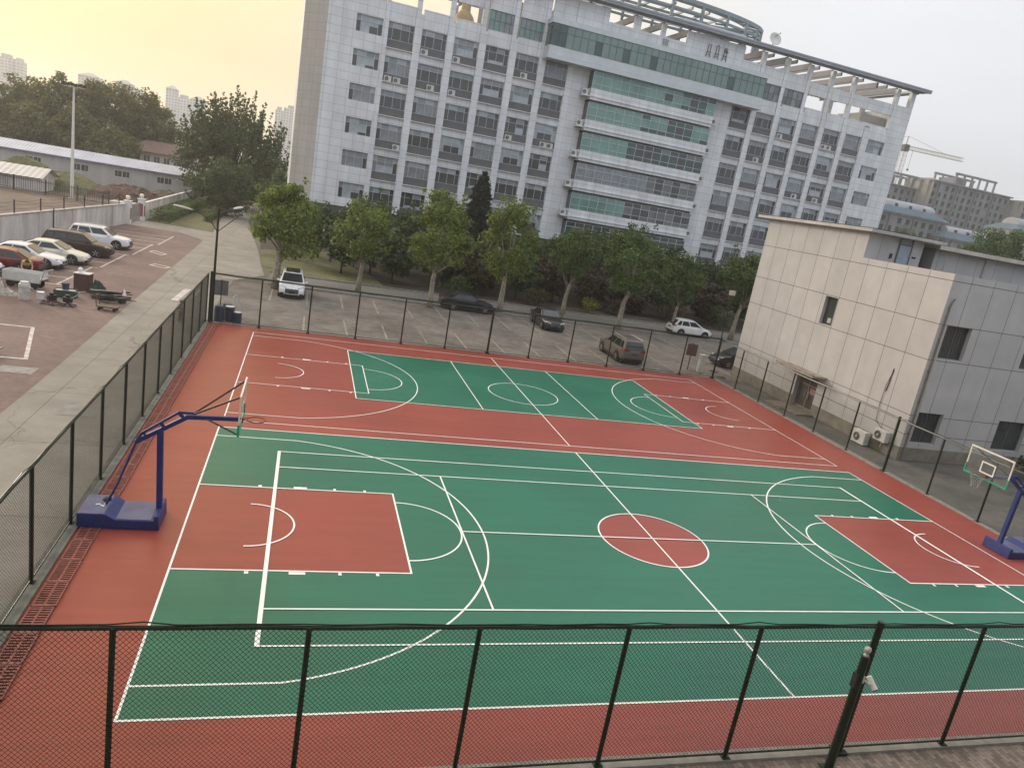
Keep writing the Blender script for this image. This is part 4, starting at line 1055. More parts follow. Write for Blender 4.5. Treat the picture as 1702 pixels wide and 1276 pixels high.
# dish on the roof edge
ct, st = cos(BT), sin(BT)
def bl2w(u, v, z): return (-4.95898 + u * ct - v * st, 72.7481 + u * st + v * ct, z)
dish = thing('satellite_dish', 'pale round satellite dish on the office roof, right of the ring truss', 'satellite dish', bl2w(51.0, 0.8, 34.5), BT)
b = MB(); b.lathe([(0.05, 0.0), (0.45, 0.06), (0.8, 0.2), (1.05, 0.38), (1.03, 0.42), (0.78, 0.24), (0.4, 0.1), (0.0, 0.05)], 24)
o = b.build('reflector', M['ac_white'], dish, smooth=True); o.location = (0, 0, 1.35); o.scale = (0.85, 0.85, 0.85); o.rotation_euler = (radians(68), 0, radians(-2))
b = MB(); b.tube([(0, 0, 0), (0, 0, 1.3)], 0.07, 8); b.bar((-.5, 0, .03), (.5, 0, .03), .08); b.bar((0, -.5, .03), (0, .5, .03), .08); b.build('mast', M['steel'], dish)
b = MB(); b.tube([(0, 0, 1.75), (0.35, -0.55, 2.15)], 0.03, 6); b.lathe([(.06, -.08), (.06, .08)], 8, (0.37, -0.57, 2.17)); b.build('feed_arm', M['dark_steel'], dish)

# ------------------------------------------------------------------ trees and plants
def quads_mesh(name, V, m):
    """V: (n,4,3) corner positions -> one mesh of loose leaf faces"""
    n = len(V); me = bpy.data.meshes.new(name)
    me.vertices.add(n * 4); me.loops.add(n * 4); me.polygons.add(n)
    me.vertices.foreach_set('co', V.astype(np.float32).reshape(-1))
    me.loops.foreach_set('vertex_index', np.arange(n * 4, dtype=np.int32))
    me.polygons.foreach_set('loop_start', np.arange(0, n * 4, 4, dtype=np.int32))
    me.materials.append(m); me.update(calc_edges=True); me.validate()
    return me
def leaves(P, Nn, size, rg, aspect=0.75):
    n = len(P)
    t = rg.normal(size=(n, 3)); Nn = Nn / np.linalg.norm(Nn, axis=1, keepdims=True)
    t -= Nn * (t * Nn).sum(1, keepdims=True); t /= np.linalg.norm(t, axis=1, keepdims=True)
    b = np.cross(Nn, t); s = (size * rg.uniform(0.65, 1.25, n))[:, None]
    return np.stack([P - t * s * .5, P + b * s * .5 * aspect - t * s * .05, P + t * s * .5, P - b * s * .5 * aspect - t * s * .05], 1)
def clump_leaves(clumps, per, size, rg, shell=0.5, up=0.5):
    Ps = []; Ns = []
    for (c, r, zs) in clumps:
        k = max(8, int(per * r ** 2))
        d = rg.normal(size=(k, 3)); d /= np.linalg.norm(d, axis=1, keepdims=True)
        rad = r * (shell + (1 - shell) * rg.random(k) ** 0.6) * rg.uniform(0.8, 1.15, k)
        p = d * rad[:, None]; p[:, 2] *= zs
        Ps.append(p + np.array(c)); Ns.append(d + rg.normal(size=(k, 3)) * 0.7 + np.array([0, 0, up]))
    return leaves(np.concatenate(Ps), np.concatenate(Ns), size, rg)
def crown_clumps(rg, cz, rx, rz, n, r0, r1, top=1.0, zs=0.8, skew=(0, 0)):
    out = []
    for i in range(n):
        d = rg.normal(size=3); d /= np.linalg.norm(d)
        k = rg.uniform(0.4, 1.0) ** 0.5 * rg.uniform(0.78, 1.16)
        z = d[2] * rz * k; w = rx * (1.0 - 0.28 * max(0, z / rz) * top)
        out.append(((d[0] * w * k + skew[0], d[1] * w * k + skew[1], cz + z), rg.uniform(r0, r1), zs))
    for i in range(n // 4 if r1 < 1.3 else 0):          # small sprays that break the outline
        d = rg.normal(size=3); d /= np.linalg.norm(d); k = rg.uniform(1.0, 1.28)
        out.append(((d[0] * rx * k * .95 + skew[0], d[1] * rx * k * .95 + skew[1], cz + d[2] * rz * k), rg.uniform(.45, .8) * r0, 1.1))
    return out
def trunk_mesh(rg, h, r, crown_pts, n_limb, m, split=None, lean=(0, 0)):
    b = MB(); top = (lean[0], lean[1], h)
    b.tube([(0, 0, -0.1), (lean[0] * .1 + rg.uniform(-.04, .04), lean[1] * .1, h * 0.3), (lean[0] * .5 + rg.uniform(-.08, .08), lean[1] * .5 + rg.uniform(-.08, .08), h * .65), top],
           [r * 1.35, r, r * 0.85, r * 0.62], 9)
    idx = rg.choice(len(crown_pts), size=min(n_limb, len(crown_pts)), replace=False)
    for i in idx:
        c = np.array(crown_pts[i][0]); z0 = h * rg.uniform(0.72, 1.0)
        s0 = np.array([lean[0] * z0 / h, lean[1] * z0 / h, z0]); mid = (s0 + c) / 2 + np.array([0, 0, rg.uniform(0, .35) * (c[2] - z0) * .5]) + rg.normal(size=3) * .1
        b.tube([s0, mid, s0 + (c - s0) * .85], [r * rg.uniform(.26, .38), r * .14, r * .04], 6)
    return b.mesh('trunk', m, smooth=True)
def tree(name, label, cat, group, loc, h, rx, trunk_h, trunk_r, leaf, bark, seed, n=46, per=110, size=0.26, r0=0.5, r1=1.05, limbs=10, zs=0.8, top=1.0, shell=0.45, bottom=None, lean=(0, 0)):
    rg = np.random.default_rng(seed)
    bottom = trunk_h * 0.85 if bottom is None else bottom
    cz = (h + bottom) / 2; rz = (h - bottom) / 2 - r0 * .4
    cl = crown_clumps(rg, cz, rx - r0 * .5, rz, n, r0, r1, top, zs, lean)
    root = thing(name, label, cat, loc, 0, group)
    place('trunk', trunk_mesh(rg, trunk_h, trunk_r, cl, limbs, M[bark], lean=lean), root)
    place('crown', quads_mesh('crown', clump_leaves(cl, per, size, rg, shell), M[leaf]), root)
    return root

PL = 'plane trees in a row behind the car park'
for i, (x, y, h, r, tr, lab, ln, bt, n) in enumerate([
    (-13.6, 38.9, 8.6, 3.0, 0.27, 'broad plane tree with a thick leaning trunk behind the white front facing car', (.3, 0), 2.3, 62),
    (-7.1, 43.0, 7.7, 2.25, 0.19, 'small fork topped plane tree just right of the white front facing car', (.1, 0), 2.5, 38),
    (-1.5, 39.3, 9.4, 2.85, 0.22, 'tall egg shaped bright green plane tree left of the black saloon', (.1, .1), 2.9, 60),
    (4.8, 40.9, 9.4, 2.65, 0.24, 'full plane tree whose trunk stands at the nose of the black saloon', (.1, .1), 2.7, 56),
    (11.8, 44.2, 7.9, 2.3, 0.20, 'slim plane tree with a forked pale trunk behind the dark grey car', (.2, 0), 3.4, 40),
    (15.7, 40.1, 9.4, 3.0, 0.24, 'wide dark green plane tree with a bare pale trunk behind the tan car', (.4, 0), 3.0, 60),
    (21.9, 41.6, 7.4, 2.2, 0.17, 'small plane tree whose thin trunk stands at the tail of the white hatchback', (.1, 0), 3.0, 38),
    (28.9, 42.5, 9.2, 2.7, 0.22, 'plane tree nearest the cream building, partly hidden by its left edge', (.3, 0), 3.0, 52)]):
    tree('plane_tree', lab, 'tree', PL, (x, y, 0), h, r, 3.6 if h > 8 else 3.0, tr, 'leaf_plane' if i < 4 else 'leaf_mid', 'bark_pale', 40 + i, n=int(n * 0.85), per=175, size=0.24, r0=0.5, r1=1.15, lean=ln, bottom=bt, limbs=11, shell=0.3)

# the dark planting between road and office block
GR = 'dark small trees in the grove before the office block'
spots = [(-12.5, 57.5, 6.3, 2.5, 'leaf_mid'), (-8.2, 52.0, 5.2, 2.1, 'leaf_dark'), (-5.3, 54.5, 7.7, 2.4, 'leaf_dark'), (-3.6, 49.8, 4.9, 2.0, 'leaf_dark'), (-1.2, 58, 7.4, 2.6, 'leaf_dark'), (0.6, 51.5, 5.4, 2.2, 'leaf_dark'),
         (2.6, 57, 8.0, 2.5, 'leaf_dark'), (5.0, 50.8, 5.2, 2.1, 'leaf_olive'), (7.6, 56.0, 6.2, 2.6, 'leaf_olive'), (8.8, 50.2, 4.6, 2.0, 'leaf_dark'), (11.2, 58.5, 5.6, 2.4, 'leaf_dark'), (12.9, 52.0, 4.6, 2.1, 'leaf_red'),
         (15.8, 57.5, 7.2, 2.7, 'leaf_mid'), (17.6, 51.8, 4.4, 2.0, 'leaf_red'), (19.6, 56.5, 7.9, 2.8, 'leaf_mid'), (22.0, 52.0, 4.6, 2.1, 'leaf_red'), (24.2, 57.5, 9.0, 3.2, 'leaf_mid'), (26.4, 51.5, 4.2, 2.0, 'leaf_dark'),
         (28.6, 57.0, 7.6, 2.7, 'leaf_dark'), (31.2, 51.6, 4.8, 2.2, 'leaf_red'), (33.6, 56.5, 6.8, 2.6, 'leaf_dark'), (36.4, 51.8, 5.6, 2.3, 'leaf_dark'), (39.6, 56, 6.6, 2.7, 'leaf_dark'), (43.5, 53, 6.0, 2.6, 'leaf_dark'),
         (-10.3, 61.5, 5.6, 2.2, 'leaf_dark'), (-6.2, 63.0, 6.8, 2.4, 'leaf_dark'), (6.0, 62.5, 6.6, 2.6, 'leaf_dark'), (14.0, 63, 5.4, 2.4, 'leaf_dark'), (21, 63.5, 7.6, 2.8, 'leaf_dark'), (30, 63, 7.0, 2.6, 'leaf_dark')]
WHERE = ['at the left end of the grove behind the broad plane tree', 'low and nearest the grass strip', 'behind the small forked plane tree', 'on the edge of the grass with several thin stems', 'behind the egg shaped plane tree', 'at the roadside left of the black saloon',
         'at the foot of the tall conifer', 'olive coloured, behind the black saloon', 'olive coloured, right of the tall conifer', 'low, left of the dark grey car', 'behind the slim forked plane tree', 'purple brown, behind the yellow shrub',
         'fresh green, rising behind the purple shrubs', 'purple brown, right of the yellow shrub', 'fresh green, between the two middle plane trees', 'purple brown, behind the white hatchback', 'tallest of the grove, rising over the wide dark plane tree', 'low, behind the nose of the white hatchback',
         'behind the plane tree by the cream building', 'purple brown, near the cream building', 'at the left edge of the cream building', 'low, hidden partly by the cream building', 'dark, hidden partly behind the cream building', 'right end of the grove behind the cream building',
         'close to the office block at its left corner', 'close to the office block under its left windows', 'close to the office block behind the conifer', 'close to the office block under its blank pier', 'close to the office block under its glass bands', 'close to the office block at its right wing']
for i, ((x, y, h, r, lf), wh) in enumerate(zip(spots, WHERE)):
    kind = {'leaf_dark': 'dark', 'leaf_mid': 'green', 'leaf_olive': 'bushy', 'leaf_red': 'leafy'}[lf]
    tree('grove_tree', f'{kind} small tree {wh}', 'tree', GR, (x, y, 0), h, r, 1.7 if lf != 'leaf_red' else 1.0, 0.10, lf, 'bark_dark', 300 + i, n=52, per=80, size=0.34, r0=0.6, r1=1.15, limbs=8, bottom=0.9 if lf != 'leaf_red' else 0.2, top=.4, shell=.3)
tree('round_shrub', 'round yellow green shrub at the roadside behind the slim plane tree', 'shrub', None, (15.9, 47.9, 0), 1.7, 0.95, 0.4, 0.05, 'leaf_lime', 'bark_dark', 77, n=22, per=420, size=0.10, r0=0.28, r1=0.42, bottom=0.1, limbs=6)
for i, (x, y, h, r, lf, lab) in enumerate([(10.3, 48.4, 1.9, 1.6, 'leaf_olive', 'low olive shrub at the roadside left of the round yellow shrub'), (18.8, 48.9, 1.6, 1.5, 'leaf_red', 'low brownish shrub at the roadside right of the round yellow shrub'), (2.3, 48.3, 1.7, 1.6, 'leaf_dark', 'low dark shrub at the roadside behind the black saloon'),
                                         (25.5, 48.8, 2.0, 1.7, 'leaf_red', 'low purple brown shrub behind the white hatchback'), (31.0, 48.2, 2.6, 1.6, 'leaf_dark', 'dark shrub beside the left edge of the cream building'), (26.8, 8.3, 2.6, 1.3, 'leaf_dark', 'dark green shrub against the cream building behind the right hoop')]):
    tree('shrub', lab, 'shrub', 'low shrubs', (x, y, 0), h, r, 0.5, 0.05, lf, 'bark_dark', 90 + i, n=20, per=140, size=0.2, r0=0.4, r1=0.6, bottom=0.1, limbs=6)

# the tall conifer
def conifer(loc, h, label, seed):
    rg = np.random.default_rng(seed); root = thing('conifer', label, 'tree', loc)
    b = MB(); b.tube([(0, 0, -0.1), (0.05, 0, h * .5), (0.0, 0, h * .98)], [0.2, 0.13, 0.02], 8)
    Ps = []; Ns = []
    nl = 26
    for i in range(nl):
        t = i / (nl - 1); z = h * (0.12 + 0.86 * t); L = (1 - t) ** 0.62 * 3.0 * rg.uniform(.75, 1.12) + 0.12
        for k in range(8):
            a = 2 * pi * k / 8 + i * 0.9 + rg.uniform(-.3, .3); Lk = L * rg.uniform(.65, 1.15)
            tip = np.array([cos(a) * Lk, sin(a) * Lk, z - 0.42 * Lk - .05 * Lk * Lk])
            b.tube([(0, 0, z), (cos(a) * Lk * .5, sin(a) * Lk * .5, z - .08 * Lk), tip], [.035, .025, .008], 4)
            m_ = int(30 + 85 * Lk); s = rg.random(m_) ** .5
            base = np.stack([cos(a) * Lk * s, sin(a) * Lk * s, z - (.16 * s + .26 * s * s) * Lk], 1)
            base += rg.normal(size=(m_, 3)) * np.array([.10, .10, .05]) + np.array([0, 0, -1]) * (rg.random(m_) * .28)[:, None]
            Ps.append(base); Ns.append(rg.normal(size=(m_, 3)) + np.array([0, 0, .4]))
    place('trunk', b.mesh('trunk', M['bark_dark']), root)
    V = leaves(np.concatenate(Ps), np.concatenate(Ns), 0.28, rg, 0.45)
    place('crown', quads_mesh('crown', V, M['leaf_fir']), root)
conifer((4.9, 55.0, 0), 11.9, 'tall dark conifer with drooping branches rising in front of the office block', 5)

# left: big trees beyond the long shed
LT = 'big trees beyond the long white shed'
for i, (x, y, h, r, lab) in enumerate([
    (-76, 150, 15.5, 6.5, 'hazy big tree at the left edge of the photo'), (-66.5, 152, 16.2, 5.6, 'hazy big tree second from the left edge'), (-58.5, 146, 17.4, 5.6, 'hazy big tree behind the top of the floodlight mast'),
    (-50.5, 148, 19.0, 6.2, 'highest of the hazy big trees, right of the floodlight mast'), (-44.0, 150, 16.8, 5.0, 'hazy big tree at the right end of the mass, above the red roofed house'), (-62, 140, 10.5, 5.0, 'lower hazy tree in front of the mass, left of the floodlight mast'),
    (-72, 138, 10, 5.0, 'lower hazy tree at the left edge in front of the mass'), (-47.6, 137, 9.0, 4.0, 'lower hazy tree left of the red roofed house'), (-88, 152, 15, 6.5, 'hazy big tree just beyond the left edge of the photo'), (-54.0, 139, 11.5, 4.0, 'lower hazy tree in front of the mass, right of the floodlight mast')]):
    tree('tall_tree', lab, 'tree', LT, (x, y, 0), h, r * 1.18, h * .3, .35, 'leaf_far', 'bark_dark', 500 + i, n=150, per=40, size=0.55, r0=1.0, r1=2.1, limbs=8, bottom=h * .05, top=.5, shell=.3)
# feathery tree by the path
def feather_tree(loc, label, seed):
    rg = np.random.default_rng(seed); root = thing('feathery_tree', label, 'tree', loc)
    cl = crown_clumps(rg, 7.0, 8.9, 6.6, 190, 0.9, 1.9, 0.6, .85)
    for k in range(120):
        a = rg.uniform(0, 2 * pi); rr_ = 8.2 * sqrt(rg.random()); x, y = rr_ * cos(a), rr_ * sin(a)
        ztop = 18.4 - (rr_ / 8.2) ** 1.8 * 7.0 + rg.uniform(-1.6, 1.0)
        z0 = max(7, ztop - rg.uniform(3, 5.5))
        for s in np.linspace(0, 1, 7): cl.append(((x * (1 + .14 * s), y * (1 + .14 * s), z0 + (ztop - z0) * s), 0.62 * (1.1 - .8 * s), 1.5))
    place('trunk', trunk_mesh(rg, 6.0, 0.4, cl, 34, M['bark_dark']), root)
    place('crown', quads_mesh('crown', clump_leaves(cl, 62, 0.42, rg, .3), M['leaf_dark']), root)
feather_tree((-24.3, 113, 0), 'large dark tree with feathery upright twigs at the end of the path', 8)
tree('bushy_tree', 'dense round dark tree in front of the feathery tree by the path', 'tree', None, (-23.0, 95, 0), 8.2, 4.6, 1.8, .22, 'leaf_dark', 'bark_dark', 21, n=100, per=60, size=0.36, r0=.8, r1=1.5, bottom=.5)
tree('bushy_tree', 'dark tree between the path and the left corner of the office block', 'tree', None, (-15.4, 92, 0), 7.6, 3.4, 1.8, .2, 'leaf_dark', 'bark_dark', 22, n=70, per=60, size=0.34, r0=.7, r1=1.3, bottom=.6)
tree('bushy_tree', 'pale far tree right of the feathery tree, before the distant tower', 'tree', None, (-20.5, 150, 0), 8.5, 4.0, 2, .2, 'leaf_far', 'bark_dark', 23, n=40, per=40, size=0.45, r0=.8, r1=1.4, bottom=.6)
# bare little tree by the long shed
rg = np.random.default_rng(3); b = MB(); b.tube([(0, 0, 0), (0.05, 0, 1.1)], [.09, .07], 6)
for k in range(16):
    a = rg.uniform(0, 2 * pi); e = Vector((cos(a) * rg.uniform(.6, 1.5), sin(a) * rg.uniform(.6, 1.5), rg.uniform(1.8, 3.0))); md = Vector((e.x * .45, e.y * .45, 1.6))
    b.tube([(0.04, 0, 1.0), md, e], [.05, .03, .01], 5)
    for j in range(3): b.tube([md.lerp(e, .5), md.lerp(e, .6) + Vector(rg.normal(size=3) * .4)], [.02, .006], 4)
tag(b.build('bare_tree', M['bark_dark'], loc=(-28.3, 101, 0)), 'small bare grey tree in front of the long white shed by the hedge', 'tree')
# hedge along the garden wall
rg = np.random.default_rng(9)
def hedge(label, x0, x1, y0, y1, h, seed, slope=0.0):
    rg = np.random.default_rng(seed); root = thing('hedge', label, 'hedge', ((x0 + x1) / 2, (y0 + y1) / 2, 0))
    n = int((y1 - y0) * 260); hx, hy = (x1 - x0) / 2, (y1 - y0) / 2
    P = np.stack([rg.uniform(-hx, hx, n), rg.uniform(-hy, hy, n), rg.uniform(0.05, h, n)], 1)
    k = rg.integers(0, 3, n); P[k == 0, 2] = h + rg.normal(size=(k == 0).sum()) * .05; P[k == 1, 0] = hx + rg.normal(size=(k == 1).sum()) * .05
    Nn = rg.normal(size=(n, 3)) + np.where((k == 0)[:, None], [0, 0, 2], [1.5, 0, .3])
    place('foliage', quads_mesh('foliage', leaves(P, Nn, 0.2, rg), M['leaf_mid']), root)
    b = MB()
    for i in range(int(2 * hy / 1.2)): b.tube([(0, -hy + .6 + i * 1.2, 0), (0.05, -hy + .62 + i * 1.2, h * .8)], [.04, .02], 5)
    b.build('stem', M['bark_dark'], root)
hedge('clipped hedge along the low white wall right of the gate', -29.1, -27.0, 73.9, 106, 1.15, 4)
hedge('low hedge between the garden grass and the path', -24.4, -23.6, 82, 104, 0.8, 5)

# right background: trees behind the cream building
for i, (x, y, h, r, lab) in enumerate([(96.0, 78, 18.4, 5.6, 'dense green tree behind the cream building, left one at the right edge of the photo'), (104, 78, 22.0, 6.6, 'dense green tree at the right edge of the photo behind the cream building'), (113, 78, 23, 6.6, 'dense green tree just past the right edge of the photo'),
                                     (97, 106, 16.4, 3.4, 'bright green tree beside the right end of the office block'), (125, 128, 19.0, 4.0, 'green tree before the netted villas, above the cream roof slab')]):
    tree('dense_tree', lab, 'tree', 'trees behind the cream building', (x, y, 0), h, r, 4, .3, 'leaf_mid', 'bark_dark', 700 + i, n=110, per=60, size=0.4, r0=.9, r1=1.7, bottom=3)

# ------------------------------------------------------------------ cars
PAINT = {}
def paint(name, col, metal=0.0):
    if name not in PAINT: PAINT[name] = mat(name, col, 0.3, 0.05, 1.5, metal=metal, spec=0.35, coat=0.55 if max(col) > 0.1 else 0.12)
    return PAINT[name]
KIND = {  # deck outline (x from rear to front, height, half width), cabin: base rear/front, roof rear/front, belt, roof height
    'saloon': dict(L=4.72, W=1.83, deck=[(-2.36, .60, .70), (-2.30, .92, .80), (-1.95, 1.02, .87), (-1.2, .99, .90), (0.2, .95, .915), (0.95, .95, .91), (1.5, .88, .90), (2.0, .78, .86), (2.28, .66, .78), (2.36, .45, .68)], cab=(-1.92, 1.12, -1.0, 0.22, .93, 1.45), axle=(-1.32, 1.42), r=.33),
    'fastback': dict(L=4.80, W=1.88, deck=[(-2.40, .60, .70), (-2.32, 1.00, .80), (-1.95, 1.08, .88), (-1.2, 1.03, .93), (0.2, .97, .94), (1.0, .95, .94), (1.6, .86, .93), (2.1, .72, .88), (2.34, .56, .78), (2.40, .42, .66)], cab=(-2.15, 1.25, -0.9, 0.25, .95, 1.48), axle=(-1.42, 1.46), r=.35),
    'suv': dict(L=4.62, W=1.88, deck=[(-2.31, .55, .74), (-2.28, 1.02, .84), (-2.0, 1.09, .90), (-1.2, 1.07, .935), (0.2, 1.04, .94), (1.0, 1.04, .93), (1.5, 1.00, .915), (1.98, .92, .89), (2.24, .80, .82), (2.31, .5, .72)], cab=(-2.27, 1.18, -1.92, 0.30, 1.03, 1.68), axle=(-1.36, 1.36), r=.36),
    'hatchback': dict(L=4.2, W=1.78, deck=[(-2.10, .55, .72), (-2.07, .98, .80), (-1.8, 1.06, .85), (-1.0, 1.03, .88), (0.2, .98, .89), (0.9, .97, .885), (1.4, .92, .87), (1.8, .83, .84), (2.03, .70, .77), (2.10, .45, .68)], cab=(-2.05, 1.15, -1.55, 0.15, .97, 1.56), axle=(-1.25, 1.27), r=.33)}
CARMESH = {}
def car_meshes(kind):
    if kind in CARMESH: return CARMESH[kind]
    k = KIND[kind]; D = k['deck']; W = k['W'] / 2
    v = []; f = []
    for x, zt, hw in D:
        zs = 0.30 if abs(x) > k['L'] / 2 - .12 else 0.22
        s = [(hw * .90, zs), (hw, zs + .12), (hw * 1.0, zs + (zt - zs) * .55), (hw * .99, zt - .12), (hw * .94, zt - .03), (hw * .62, zt + .015), (0, zt + .03)]
        ring = [(x, y, z) for y, z in s] + [(x, -y, z) for y, z in s[-2::-1]]
        v += ring
    n = 13
    for i in range(len(D) - 1):
        for j in range(n - 1): f.append((i * n + j, (i + 1) * n + j, (i + 1) * n + j + 1, i * n + j + 1))
        f.append((i * n + n - 1, (i + 1) * n + n - 1, (i + 1) * n, i * n))
    f.append(tuple(range(n))); f.append(tuple((len(D) - 1) * n + j for j in range(n - 1, -1, -1)))
    body = MB().add(v, f)
    xb0, xb1, xr0, xr1, zb, zr = k['cab']
    wb, wr = W * .935, W * .74
    def cab(x0, x1, w, z): return [(x0, -w, z), (x1, -w, z), (x1, w, z), (x0, w, z)]
    Bm = cab(xb0, xb1, wb, zb - .06); R = cab(xr0, xr1, wr, zr)
    # cabin shell with a softly crowned roof
    body2 = MB()
    xm = [xr0, xr0 + (xr1 - xr0) * .33, xr0 + (xr1 - xr0) * .7, xr1]
    zc = [zr - .05, zr, zr, zr - .04]
    top = [(x, s * wr, z - .025) for x, z in zip(xm, zc) for s in (-1, 1)]
    mid = [(x, 0, z + .02) for x, z in zip(xm, zc)]
    vs = Bm + top + mid
    T = lambda i, s: 4 + 2 * i + (1 if s > 0 else 0)
    C = lambda i: 12 + i
    fs = [(0, 1, T(3, -1), T(2, -1), T(1, -1), T(0, -1)), (2, 3, T(0, 1), T(1, 1), T(2, 1), T(3, 1)), (1, 2, T(3, 1), C(3), T(3, -1)), (3, 0, T(0, -1), C(0), T(0, 1))]
    for i in range(3): fs += [(T(i, -1), T(i + 1, -1), C(i + 1), C(i)), (C(i), C(i + 1), T(i + 1, 1), T(i, 1))]
    body2.add(vs, fs)
    def pane(a, b_, c, d, u0, u1, w0, w1, off=0.012):
        a, b_, c, d = map(Vector, (a, b_, c, d))
        nrm = (b_ - a).cross(d - a).normalized()
        cen = (a + b_ + c + d) / 4
        if nrm.dot(cen - Vector((0, 0, .8))) < 0: nrm = -nrm
        P = lambda u, w: (a.lerp(b_, u)).lerp(d.lerp(c, u), w) + nrm * off
        return [P(u0, w0), P(u1, w0), P(u1, w1), P(u0, w1)]
    Tl = lambda i, s: Vector(top[2 * i + (1 if s > 0 else 0)])
    glass = {}
    glass['windscreen'] = pane(Bm[1], Bm[2], Tl(3, 1), Tl(3, -1), .06, .94, .16, .93, .05)
    glass['rear_window'] = pane(Bm[3], Bm[0], Tl(0, -1), Tl(0, 1), .09, .91, .2 if kind in ('saloon', 'fastback') else .14, .92, .05)
    side = {}
    for s, (a, b_) in ((-1, (Bm[0], Bm[1])), (1, (Bm[3], Bm[2]))):
        t0, t3 = Tl(0, s), Tl(3, s)
        cuts = (.10, .42, .46, .90) if kind in ('saloon', 'fastback') else (.05, .20, .235, .53, .565, .92)
        side[s] = [pane(a, b_, t3, t0, cuts[i], cuts[i + 1], .2, .88, .014) for i in range(0, len(cuts), 2)]
    CARMESH[kind] = (body, body2, glass, side, k)
    return CARMESH[kind]
def car(label, kind, col, loc, rot, group, rails=False, front=True, sunroof=False, two_tone=None, plate='plate_blue'):
    body, body2, glass, side, k = car_meshes(kind)
    root = thing('parked_car', label, 'car', (loc[0], loc[1], 0), rot, group)
    W, L = k['W'] / 2, k['L'] / 2
    ob_ = body.build('body', col, root, smooth=True); sb = ob_.modifiers.new('subsurf', 'SUBSURF'); sb.levels = 2; sb.render_levels = 2
    c2 = body2.build('cabin', col, root, smooth=False); bv = c2.modifiers.new('bevel', 'BEVEL'); bv.width = .05; bv.segments = 3; bv.limit_method = 'ANGLE'
    for nm, q in glass.items(): MB().quad(*q).build(nm, M['car_glass'], root)
    for s in (-1, 1):
        b = MB()
        for q in side[s]: b.quad(*q)
        b.build('side_window', M['car_glass'], root)
    for ax in k['axle']:
        for s in (-1, 1):
            r = k['r']
            y = s * (W * 0.955)
            arch = MB(); arch.lathe([(r + .055, -.05), (r + .055, .0)], 24, (0, 0, 0), 'y'); a_ = arch.build('wheel_arch', M['trim_black'], root); a_.location = (ax, y + s * .035 + (.05 if s < 0 else 0), r + .02)
            t = MB(); t.lathe([(r * .64, -.1), (r * .97, -.1), (r, -.06), (r, .06), (r * .97, .1), (r * .64, .1)], 24, (0, 0, 0), 'y'); w_ = t.build('wheel', M['tyre'], root, smooth=False); w_.location = (ax, y - s * .04, r)
            h = MB(); yy = s * .085
            h.lathe([(r * .66, yy - .02), (r * .60, yy + s * .012)] if s > 0 else [(r * .60, yy + s * .012), (r * .66, yy + .02)], 20, (0, 0, 0), 'y')
            for q in range(5):
                a = 2 * pi * q / 5 + .3; h.bar((cos(a) * .05, yy + s * .018, sin(a) * .05), (cos(a) * r * .6, yy + s * .018, sin(a) * r * .6), .055, .02, up=(0, 1, 0))
            h.build('rim', M['rim_metal'], w_)
            d = MB(); d.lathe([(r * .55, yy + s * .013), (r * .55, yy + s * .0135)], 18, (0, 0, 0), 'y'); d.build('brake_disc', M['trim_black'], w_)
    zf = k['deck'][-3][1]; zr_ = k['deck'][2][1]
    for s in (-1, 1):
        b = MB(); b.add([(L - .06, s * .40, zf - .20), (L - .045, s * .40, zf - .09), (L - .30, s * (W - .09), zf - .04), (L - .30, s * (W - .075), zf - .17), (L - .16, s * .40, zf - .08), (L - .42, s * (W - .14), zf - .0)],
                        [(0, 1, 2, 3), (1, 4, 5, 2)]); b.build('headlight', M['lamp_clear'], root)
        b = MB(); zt = zr_ - (.10 if kind in ('saloon', 'fastback') else .02)
        b.add([(-L - .005, s * .42, zt - .14), (-L + .005, s * .42, zt), (-L + .22, s * (W - .035), zt + .02), (-L + .22, s * (W - .03), zt - .15), (-L + .03, s * (W - .16), zt + .01), (-L + .02, s * (W - .14), zt - .15)],
              [(0, 1, 4, 5), (5, 4, 2, 3)]); b.build('tail_light', M['lamp_red'], root)
        b = MB(); b.cbox((k['cab'][1] - .42, s * (W + .06), k['cab'][4] + .06), .16, .20, .13); b.build('mirror', col, root, bevel=.03)
        b = MB(); b.bar((-.05 - .95, s * (W * .985 + .012), k['deck'][3][1] - .22), (-.05 - .80, s * (W * .985 + .012), k['deck'][3][1] - .22), .02, .03); b.bar((.05, s * (W * .985 + .012), k['deck'][4][1] - .2), (.2, s * (W * .985 + .012), k['deck'][4][1] - .2), .02, .03); b.build('door_handle', col, root)
        b = MB(); b.box(k['axle'][0] + .42, k['axle'][1] - .42, s * W - .03 if s > 0 else s * W - .01, s * W + .01 if s > 0 else s * W + .03, .2, .33); b.build('side_sill', M['trim_black'], root)
        if rails:
            b = MB(); zr2 = k['cab'][5]; b.tube([(k['cab'][2] + .1, s * .62, zr2 - .02), (k['cab'][2] + .2, s * .63, zr2 + .05), (k['cab'][3] - .2, s * .63, zr2 + .05), (k['cab'][3] - .05, s * .62, zr2 - .02)], .018, 6); b.build('roof_rail', M['rim_metal'], root)
    b = MB(); b.box(L - .05, L + .012, -.46, .46, .40, zf - .20); b.box(L - .12, L - .005, -.78, -.55, .32, .44); b.box(L - .12, L - .005, .55, .78, .32, .44); b.box(L - .08, L + .004, -.5, .5, .26, .34); gl = b.build('grille', M['trim_black'], root)
    b = MB()
    for i in range(4): b.box(L + .012, L + .02, -.42, .42, .43 + i * (zf - .66) / 3.2, .445 + i * (zf - .66) / 3.2)
    b.build('grille_bar', M['rim_metal'], gl)
    b = MB(); b.box(L + .021, L + .028, -.22, .22, .42, .53); b.build('number_plate', M[plate], root)
    b = MB(); b.box(-L - .02, -L + .02, -.22, .22, .70, .81); b.build('number_plate', M[plate], root)
    b = MB(); b.box(-L - .012, -L + .1, -.70, .70, .30, .45); b.build('rear_bumper', M['trim_black'], root, bevel=.02)
